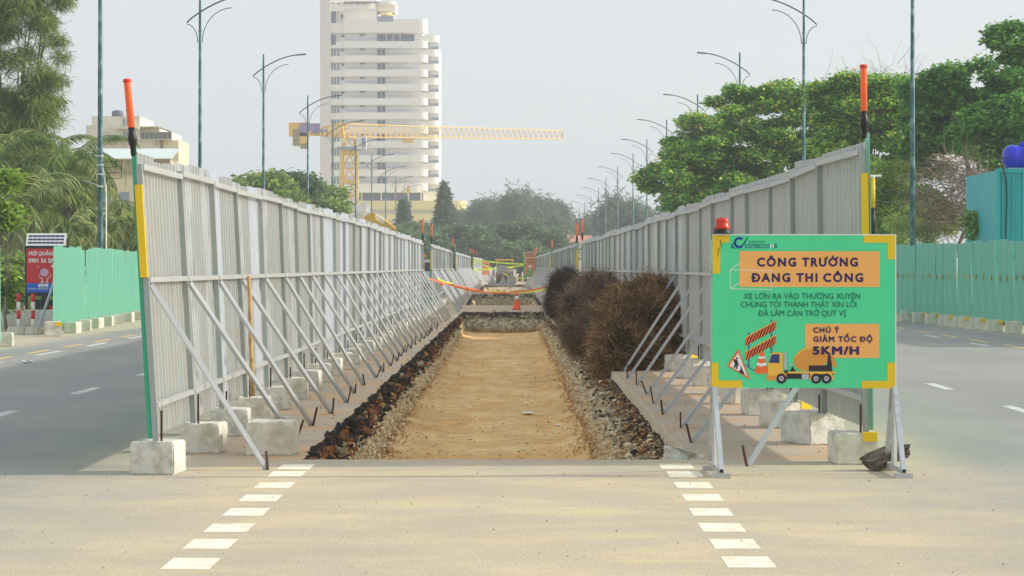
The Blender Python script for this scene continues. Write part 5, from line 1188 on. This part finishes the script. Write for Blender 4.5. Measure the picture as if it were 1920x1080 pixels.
brush('front bundle of rusty brown dry casuarina brush against the right fence braces', [bx(1205, 592, 47, 46, 42, 5, .9), bx(1228, 548, 48, 24, 20, 3, .8), bx(1186, 562, 47.5, 34, 24, 3, .8), bx(1152, 592, 46.5, 20, 36, 3, .7), bx(1150, 640, 45.5, 28, 36, 3, .45), bx(1146, 676, 45.0, 26, 18, 2, .35), bx(1200, 652, 45.5, 30, 26, 2, .5), bx(1250, 590, 47, 28, 44, 4, .9), bx(1264, 645, 46.5, 26, 38, 4, .8), bx(1215, 672, 45.6, 40, 20, 3, .6)], 90000, 'twig_rust', .34, 3)
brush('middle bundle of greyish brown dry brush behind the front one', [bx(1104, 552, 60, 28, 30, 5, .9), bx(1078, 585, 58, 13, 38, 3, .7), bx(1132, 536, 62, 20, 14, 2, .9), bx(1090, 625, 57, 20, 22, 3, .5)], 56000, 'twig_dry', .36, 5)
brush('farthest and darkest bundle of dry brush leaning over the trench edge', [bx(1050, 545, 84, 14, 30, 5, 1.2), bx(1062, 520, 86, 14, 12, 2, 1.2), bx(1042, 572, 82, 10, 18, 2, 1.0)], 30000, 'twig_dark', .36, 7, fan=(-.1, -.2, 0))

# ---------------------------------------------------------------- hotel tower
D_ = 620; K = D_ / F
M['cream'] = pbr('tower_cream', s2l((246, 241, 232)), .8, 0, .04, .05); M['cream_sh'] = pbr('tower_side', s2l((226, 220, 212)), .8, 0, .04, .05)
M['pale'] = pbr('tower_pale_wall', s2l((250, 251, 252)), .7, 0, .04, .1); M['twin'] = pbr('tower_window_blue', s2l((66, 74, 108)), .25, 0, .1, .4, spec=.6); M['podium'] = pbr('podium_yellow', s2l((244, 224, 150)), .8, 0, .05, .05)
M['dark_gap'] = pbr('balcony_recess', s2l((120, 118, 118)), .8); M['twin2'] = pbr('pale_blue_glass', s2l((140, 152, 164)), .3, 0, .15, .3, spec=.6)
tw = thing('hotel_tower', 'cream high rise hotel with banded balconies rising behind the crane', 'building', (P(710, 500, D_).x, D_, 0)); B0 = tw.location.copy()
def tb(x0, y0, x1, y1, dy0, dy1, key, name, parent=None, extra=None):
    a, c = P(x0, y0, D_) - B0, P(x1, y1, D_) - B0
    return MB().box(((a.x + c.x) / 2, (dy0 + dy1) / 2, (a.z + c.z) / 2), (abs(c.x - a.x), dy1 - dy0, abs(a.z - c.z))).obj(name, M[key], parent or tw)
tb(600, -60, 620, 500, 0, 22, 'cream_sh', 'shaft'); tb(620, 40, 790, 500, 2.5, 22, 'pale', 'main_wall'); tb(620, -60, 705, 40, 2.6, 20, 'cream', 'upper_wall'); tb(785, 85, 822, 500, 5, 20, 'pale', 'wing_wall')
def band(x0, x1, y0, y1, dy, key='cream', right_round=True, left_round=False, depth=4, name='balcony_parapet'):
    a, c = P(x0, y0, D_) - B0, P(x1, y1, D_) - B0; r_ = 1.6; pl = [(a.x, dy + depth), (a.x, dy + (r_ if left_round else 0))]
    if left_round: pl += [(a.x + r_ - r_ * math.cos(t_), dy + r_ - r_ * math.sin(t_)) for t_ in (.4, .8, 1.2)] + [(a.x + r_, dy)]
    if right_round: pl += [(c.x - r_, dy)] + [(c.x - r_ + r_ * math.sin(t_), dy + r_ - r_ * math.cos(t_)) for t_ in (.4, .8, 1.2)] + [(c.x, dy + r_)]
    else: pl += [(c.x, dy)]
    pl += [(c.x, dy + depth)]; n = len(pl); b = MB(); b.add([(x, y, a.z) for x, y in pl] + [(x, y, c.z) for x, y in pl], [tuple(range(n))[::-1], tuple(range(n, 2 * n))] + [(i, (i + 1) % n, n + (i + 1) % n, n + i) for i in range(n)])
    return b.obj(name, M[key], tw)
pitch = 26.75; y = 77.0; fl = 0
band(645, 801, 35, 61, .3); tb(619, 42, 645, 61, 1.2, 4, 'cream', 'balcony_parapet')
while y < 355:
    band(645, 802, y, y + 12.6, .2); tb(619, y + .6, 645, y + 12.6, 1.0, 4, 'cream', 'balcony_parapet')
    wy0, wy1 = y - 14.2, y
    if fl > 0: wn = tb(707, y - 13, 721, y - .3, 2.3, 2.6, 'twin', 'window'); tb(713.4, y - 13, 714.4, y - .3, 2.2, 2.3, 'pale', 'mullion', wn)
    else:
        for a_, c_ in ((706, 722), (725, 735), (738, 748), (751, 776)): wn = tb(a_, 63, c_, 76, 2.3, 2.6, 'twin', 'window')
    if fl == 0: tb(617, 65, 629, 83, .9, 1.1, 'twin', 'window')
    else:
        tb(618, y - 12, 636, y - .5, 2.2, 2.6, 'twin2', 'window'); 
        for xx in (623, 629, 635): tb(xx, y - 12, xx + 1.2, y - .5, 2.0, 2.2, 'pale', 'mullion')
    tb(639, y - 13, 644, y - 9, 2.2, 2.6, 'twin', 'air_unit'); tb(674, y - 14, 683, y - 11.6, 1.8, 2.6, 'dark_gap', 'air_unit')
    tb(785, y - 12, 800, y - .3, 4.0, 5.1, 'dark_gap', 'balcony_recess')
    yw = y - 12.5
    if yw + 12.8 < 370:
        band(788, 823, yw, yw + 12.8, 2.2); tb(800, yw + 13, 821, yw + 19, 4.6, 5.2, 'pale', 'wing_window'); rl_ = tb(804, yw + 20.4, 821.5, yw + 26, 3.0, 3.15, 'twin2', 'railing')
        for xx in (801.5, ): tb(xx, yw + 13, xx + 2.4, yw + 26, 3.4, 3.8, 'dark_gap', 'wing_post')
    for k in range(1): tb(646, y - 5.2, 785, y - 4.4, 1.6, 1.8, 'twin2', 'handrail')
    y += pitch; fl += 1
# wide base storey, terrace rooms and podium
band(660, 795, 344, 361, .0); tb(672, 361, 793, 376, 2.0, 2.5, 'twin', 'window_band')
for x in (676, 713, 740, 764, 788): tb(x, 361, x + 2.4, 376, 1.6, 2.0, 'pale', 'column')
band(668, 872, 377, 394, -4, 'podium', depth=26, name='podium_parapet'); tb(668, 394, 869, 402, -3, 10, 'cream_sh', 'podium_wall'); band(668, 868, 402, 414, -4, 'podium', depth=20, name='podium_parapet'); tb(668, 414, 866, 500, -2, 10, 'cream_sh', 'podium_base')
# upper storeys
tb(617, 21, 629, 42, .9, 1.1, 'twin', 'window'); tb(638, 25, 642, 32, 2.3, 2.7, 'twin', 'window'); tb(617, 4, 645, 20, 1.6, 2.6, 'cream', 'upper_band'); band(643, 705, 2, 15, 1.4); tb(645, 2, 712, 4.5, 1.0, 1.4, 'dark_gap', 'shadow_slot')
tb(706, 3, 741, 19, 3, 12, 'cream', 'penthouse'); tb(706, 30, 741, 42, 3, 12, 'cream', 'terrace_room'); band(706, 741, 1, 6, 1.8); tb(706, 22, 740, 25, 2.7, 3, 'dark_gap', 'penthouse_window'); band(712, 736, 21, 26, 1.9, 'podium', name='awning')
tb(708, 30, 737, 40, .2, .35, 'twin2', 'terrace_railing'); tb(745, 41, 785, 46.5, .4, .5, 'twin2', 'glass_balustrade')
for k in range(6): tb(619 + k * 12, 4.5, 626 + k * 12, 6.5, 1.1, 1.4, 'dark_gap', 'roof_slot')
tb(625, 13.5, 626, 15, 1, 1.2, 'twin', 'vent'); 

# ---------------------------------------------------------------- tower crane
D_ = 430; K = D_ / F
M['crane'] = pbr('crane_yellow', s2l((236, 192, 90)), .5, 0, .06); M['banner'] = pbr('crane_banner', s2l((132, 124, 186)), .6, 0, .1, 2, c2=s2l((214, 150, 140)), c2amt=.4, c2scale=1.5); M['counterw'] = pbr('counterweight_grey', s2l((150, 140, 100)), .8)
cr = thing('tower_crane', 'yellow tower crane whose long jib crosses in front of the hotel tower', 'crane', (P(655, 500, D_).x, D_, 0)); B0 = cr.location.copy()
def C3(px, py, dy=0): p = P(px, py, D_) - B0; return Vector((p.x, dy, p.z))
m_ = MB(); hw = 1.15; zt = C3(655, 283).z; z = 0
for sx in (-hw, hw):
    for sy in (-hw, hw): m_.bar((sx, sy, 0), (sx, sy, zt), .5)
while z < zt - .5:
    z2 = z + 2.2
    for sy in (-hw, hw):
        m_.bar((-hw, sy, z), (0, sy, min(z2, zt)), .12); m_.bar((hw, sy, z), (0, sy, min(z2, zt)), .12); m_.bar((-hw, sy, min(z2, zt)), (hw, sy, min(z2, zt)), .16)
    for sx in (-hw, hw): m_.bar((sx, -hw, z), (sx, hw, min(z2, zt)), .12)
    z = z2
for yy_ in (285, 340, 366): m_.box(C3(655, yy_), (2.9, 2.9, .55))
m_.obj('mast', M['crane'], cr)
MB().box(C3(655, 279), (3.6, 3.6, .5)).obj('slewing_ring', M['twin2'], cr)
b = MB(); a0, a1 = C3(655, 278), C3(655, 258)
for sx in (-1, 1):
    for sy in (-1, 1): b.bar((sx * 1, sy * 1, a0.z), (sx * .8, sy * .8, a1.z), .28)
b.bar((-1, -1, a0.z), (.8, -.8, a1.z), .15); b.bar((1, -1, a0.z), (-.8, -.8, a1.z), .15); b.obj('tower_head', M['crane'], cr)
# jib recedes a little as it reaches out
def truss(name, x0, x1, yb0, yb1, yt0, yt1, n, recede, wdt=1.3, th=.13):
    b = MB(); L0 = [C3(x0 + (x1 - x0) * k / n, yb0 + (yb1 - yb0) * k / n) for k in range(n + 1)]; T0 = [C3(x0 + (x1 - x0) * (k) / n, yt0 + (yt1 - yt0) * k / n) for k in range(n + 1)]
    for k in range(n + 1):
        dy = recede * k / n; sc = (D_ + dy) / D_
        for V_ in (L0, T0): V_[k].x = (V_[k].x + B0.x) * sc - B0.x; V_[k].z = (V_[k].z - EYE) * sc + EYE; V_[k].y = dy
    for k in range(n):
        for s_ in (-1, 1):
            o_ = Vector((0, s_ * wdt / 2, 0)); b.bar(L0[k] + o_, L0[k + 1] + o_, th * 1.4); m2 = (T0[k] + T0[k + 1]) / 2; b.bar(L0[k] + o_, m2, th); b.bar(m2, L0[k + 1] + o_, th)
        b.bar((T0[k] + T0[k + 1]) / 2 if k == 0 else T0[k], T0[k + 1], th * 1.6); b.bar(L0[k] + Vector((0, -wdt / 2, 0)), L0[k + 1] + Vector((0, wdt / 2, 0)), th * .8)
    b.bar(L0[-1], T0[-1], th * 1.5)
    return b.obj(name, M['crane'], cr)
truss('jib', 645, 1055, 257, 260.5, 232, 245, 42, 60, th=.09)
truss('jib_root', 600, 646, 253, 257, 240, 231, 5, 0, th=.2)
b = MB().bar(C3(548, 249), C3(655, 256), .5).bar(C3(545, 239), C3(600, 246), .14); b.obj('counter_jib', M['crane'], cr)
b = MB().box(C3(562, 243), (3.4, 1.6, 2.2)).box(C3(567, 262), (1.6, 1.6, 2.2)); b.obj('counterweight', M['crane'], cr)
MB().box(C3(556, 258), (1.1, 1.7, 2.6)).box(C3(570, 274), (1.0, 1.7, .8)).obj('counterweight_slab', M['counterw'], cr)
MB().box(C3(582, 240, -1), (3.3, .1, 1.4)).obj('banner', M['banner'], cr)
MB().box(C3(600, 246), (2.4, 1, .6)).obj('winch', M['twin2'], cr)
cbn = MB().box(C3(679, 269, -1.2), (1.5, 1.6, 2.0)).obj('cab', M['white'], cr); MB().box(C3(683, 268, -2.02), (.7, .05, 1.3)).obj('window', M['twin2'], cbn)
MB().box(C3(760, 259, 10), (1.8, 1.2, .5)).obj('trolley', M['crane'], cr)
b = MB()
for px in (756, 763): b.bar(C3(px, 260, 10), C3(px, 347, 10), .05)
b.obj('hoist_rope', M['galv_dark'], cr)
MB().box(C3(760, 352, 10), (.7, .5, 1.3), None, 0, .4).obj('hook_block', M['crane'], cr)

# excavator boom
D_ = 150; K = D_ / F
xc = thing('excavator', 'yellow excavator arm reaching above the long left grey fence', 'excavator', (P(745, 500, D_).x, D_, 0)); B0 = xc.location.copy()
def prism(pl, th, key, name, par):
    b = MB(); n = len(pl); A = [C3(x, y, -th / 2) for x, y in pl]; Bq = [C3(x, y, th / 2) for x, y in pl]
    b.add(A + Bq, [tuple(range(n)), tuple(range(n, 2 * n))[::-1]] + [(i, n + i, n + (i + 1) % n, (i + 1) % n) for i in range(n)]); return b.obj(name, M[key], par)
prism([(677, 414), (692, 423), (748, 458), (785, 492), (800, 480), (745, 434), (705, 412), (703, 399), (690, 401)], .35, 'mach', 'boom', xc)
MB().tube([C3(704, 402, -.3), C3(725, 416, -.3)], .05, 8).obj('cylinder_rod', M['white'], xc); MB().tube([C3(722, 414, -.3), C3(742, 430, -.3)], .09, 8).obj('hydraulic_cylinder', M['mach'], xc)
MB().box(C3(752, 505), (2.2, 2.6, 1.1)).obj('body', M['mach'], xc); MB().box(C3(750, 500), (1.2, 1.4, 1.2)).obj('cab', M['mach'], xc)
MB().box(C3(752, 535), (2.6, .6, .8)).obj('track', M['black'], xc)

# ---------------------------------------------------------------- cream building on the left, far red roof house, white debris heap
D_ = 270; K = D_ / F
M['lb_cream'] = pbr('plaster_cream', s2l((230, 224, 206)), .85, 0, .06, .3, c2=s2l((196, 184, 156)), c2amt=.3, c2scale=.5); M['lb_yel'] = pbr('plaster_yellow', s2l((228, 216, 180)), .85, 0, .06, .3); M['lb_roof'] = pbr('pale_metal_roof', s2l((214, 226, 218)), .6, 0, .05)
M['stain'] = pbr('stained_plaster', s2l((190, 178, 146)), .9, 0, .2, 1.0, c2=s2l((120, 108, 88)), c2amt=.5, c2scale=1.2, stretch=(1, 1, .3))
lb = thing('apartment_building', 'cream stepped apartment block with rooftop tank beyond the left lamp post', 'building', (P(240, 500, D_).x, D_, 0)); B0 = lb.location.copy()
def lbx(x0, y0, x1, y1, d0, d1, key, name, par=None):
    a, c = P(x0, y0, D_) - B0, P(x1, y1, D_) - B0; return MB().box(((a.x + c.x) / 2, (d0 + d1) / 2, (a.z + c.z) / 2), (abs(c.x - a.x), d1 - d0, abs(a.z - c.z))).obj(name, M[key], par or lb)
lbx(172, 218, 262, 500, 0, 10, 'lb_cream', 'wall'); lbx(158, 234, 172, 500, 1, 9, 'lb_cream', 'side_wall'); lbx(262, 238, 298, 500, .5, 9, 'lb_cream', 'wall'); lbx(298, 262, 333, 500, .8, 9, 'lb_yel', 'wall'); lbx(262, 237, 298, 240, 0, 9.2, 'stain', 'parapet')
lbx(262, 248, 322, 262, .2, 8, 'lb_cream', 'terrace'); lbx(262, 247, 321, 249, .1, .4, 'stain', 'parapet')
for k in range(7): lbx(264 + k * 8.3, 249.5, 270.5 + k * 8.3, 260, .1, .2, 'dark_gap', 'lattice')
for (x0, y0, x1, y1) in ((231, 223, 241, 236), (231, 247, 241, 258), (186, 246, 192, 259), (221, 256, 226, 261)):
    w_ = lbx(x0, y0, x1, y1, -.08, .02, 'twin2', 'window'); lbx((x0 + x1) / 2 - .4, y0, (x0 + x1) / 2 + .4, y1, -.14, -.08, 'white', 'mullion', w_)
lbx(218, 239, 262, 242, -.8, 0, 'lb_cream', 'ledge'); lbx(185, 261, 262, 264, -1, 0, 'stain', 'balcony_slab'); lbx(290, 262, 294, 272, .1, .5, 'stain', 'pier'); lbx(302, 262, 305, 300, .4, .8, 'stain', 'pier')
c = C3(212, 211, 3); MB().lathe([(.3, -.35), (.58, -.3), (.6, .25), (.45, .36), (.1, .42)], 14, c).obj('roof_tank', pbr('dark_tank', s2l((96, 100, 122)), .5), lb, True)
b = MB()
for px, t_ in ((228, 196), (236, 210), (243, 208)): b.bar(C3(px, t_, 3), C3(px, 219, 3), .05)
b.bar(C3(225, 204, 3), C3(231, 204, 3), .04); b.obj('antenna', M['galv_dark'], lb)
MB().add([C3(262, 237, 3), C3(298, 237, 3), C3(286, 232, 4), C3(270, 232, 4)], [(0, 1, 2, 3)]).obj('roof', M['lb_roof'], lb)
lh = thing('low_building', 'low stained building with a pale metal roof behind the coconut palms', 'building', (P(240, 500, 235).x, 235, 0)); D_ = 235; B0 = lh.location.copy()
b = MB().add([C3(135, 299, 0), C3(322, 299, 0), C3(313, 270, 9), C3(145, 270, 9)], [(0, 1, 2, 3)]); b.obj('roof', M['lb_roof'], lh)
def lhx(*a, **k): return lbx(*a, par=lh, **k)
lbx(140, 299, 318, 326, .2, 8, 'stain', 'parapet', lh); lbx(142, 326, 314, 500, .6, 8, 'lb_yel', 'wall', lh); lbx(135, 297.5, 322, 300, -.4, .3, 'stain', 'eave', lh)
for k in range(12): lbx(150 + k * 13.5, 331, 153 + k * 13.5, 334, .5, .62, 'white', 'vent_block', lh)
for k in range(4): lbx(190 + k * 32, 360, 208 + k * 32, 392, .5, .62, 'twin2', 'window', lh)
D_ = 430
hh = thing('tiled_house', 'low house with faded red tiled roof under the far right lamps', 'house', (P(1085, 500, D_).x, D_, 0)); B0 = hh.location.copy()
M['tile'] = pbr('red_roof_tiles', s2l((206, 140, 116)), .85, 0, .08, .8)
a, c = C3(1052, 455), C3(1118, 455); r1, r2 = C3(1060, 441, 3), C3(1110, 441, 3)
MB().add([a, c, r2, r1, a + Vector((0, 6, 0)), c + Vector((0, 6, 0))], [(0, 1, 2, 3), (1, 5, 2), (5, 4, 3, 2), (4, 0, 3)]).obj('roof', M['tile'], hh)
MB().box(((a.x + c.x) / 2, 3, a.z / 2), (c.x - a.x - .6, 5.4, a.z - .05)).obj('wall', M['lb_cream'], hh)
D_ = 360
wd_ = thing('ruined_structure', 'white torn sheeting around the foot of the crane mast', 'debris', (P(655, 500, D_).x, D_, 0)); B0 = wd_.location.copy(); b = MB()
rnd = random.Random(2)
for k in range(40):
    c = C3(rnd.uniform(640, 690), rnd.uniform(380, 405), rnd.uniform(-1, 1)); b.box(c, (rnd.uniform(.4, 1.3), .05, rnd.uniform(.3, 1.1)), Matrix.Rotation(rnd.uniform(-1, 1), 3, 'Y') @ Matrix.Rotation(rnd.uniform(-.5, .5), 3, 'X'))
b.bar(C3(645, 380), C3(645, 535), .15); b.bar(C3(685, 380), C3(685, 535), .15); b.obj('torn_sheets', M['white'], wd_)
# overhead cable
ribbon('overhead_cable', curve3(P(740, 414, 300), P(1200, 402, 300), .8, 20), .05, 'pole_arm', 'thin overhead cable sagging across the hazy grove', 'cable')

# ---------------------------------------------------------------- haze
hz = MB().box((0, 485, 42), (1400, 1100, 88)).obj('haze', pbr('haze_tmp', (1, 1, 1))); hz['kind'] = 'stuff'
hm = bpy.data.materials.new('haze_air'); hm.use_nodes = True; t = hm.node_tree; t.nodes.clear(); o_ = t.nodes.new('ShaderNodeOutputMaterial'); v = t.nodes.new('ShaderNodeVolumePrincipled')
v.inputs['Color'].default_value = (.86, .90, .94, 1); v.inputs['Density'].default_value = .00052; v.inputs['Anisotropy'].default_value = .2; t.links.new(v.outputs[0], o_.inputs['Volume'])
hz.data.materials.clear(); hz.data.materials.append(hm); tag(hz, 'pale haze in the air over the whole street', 'haze')
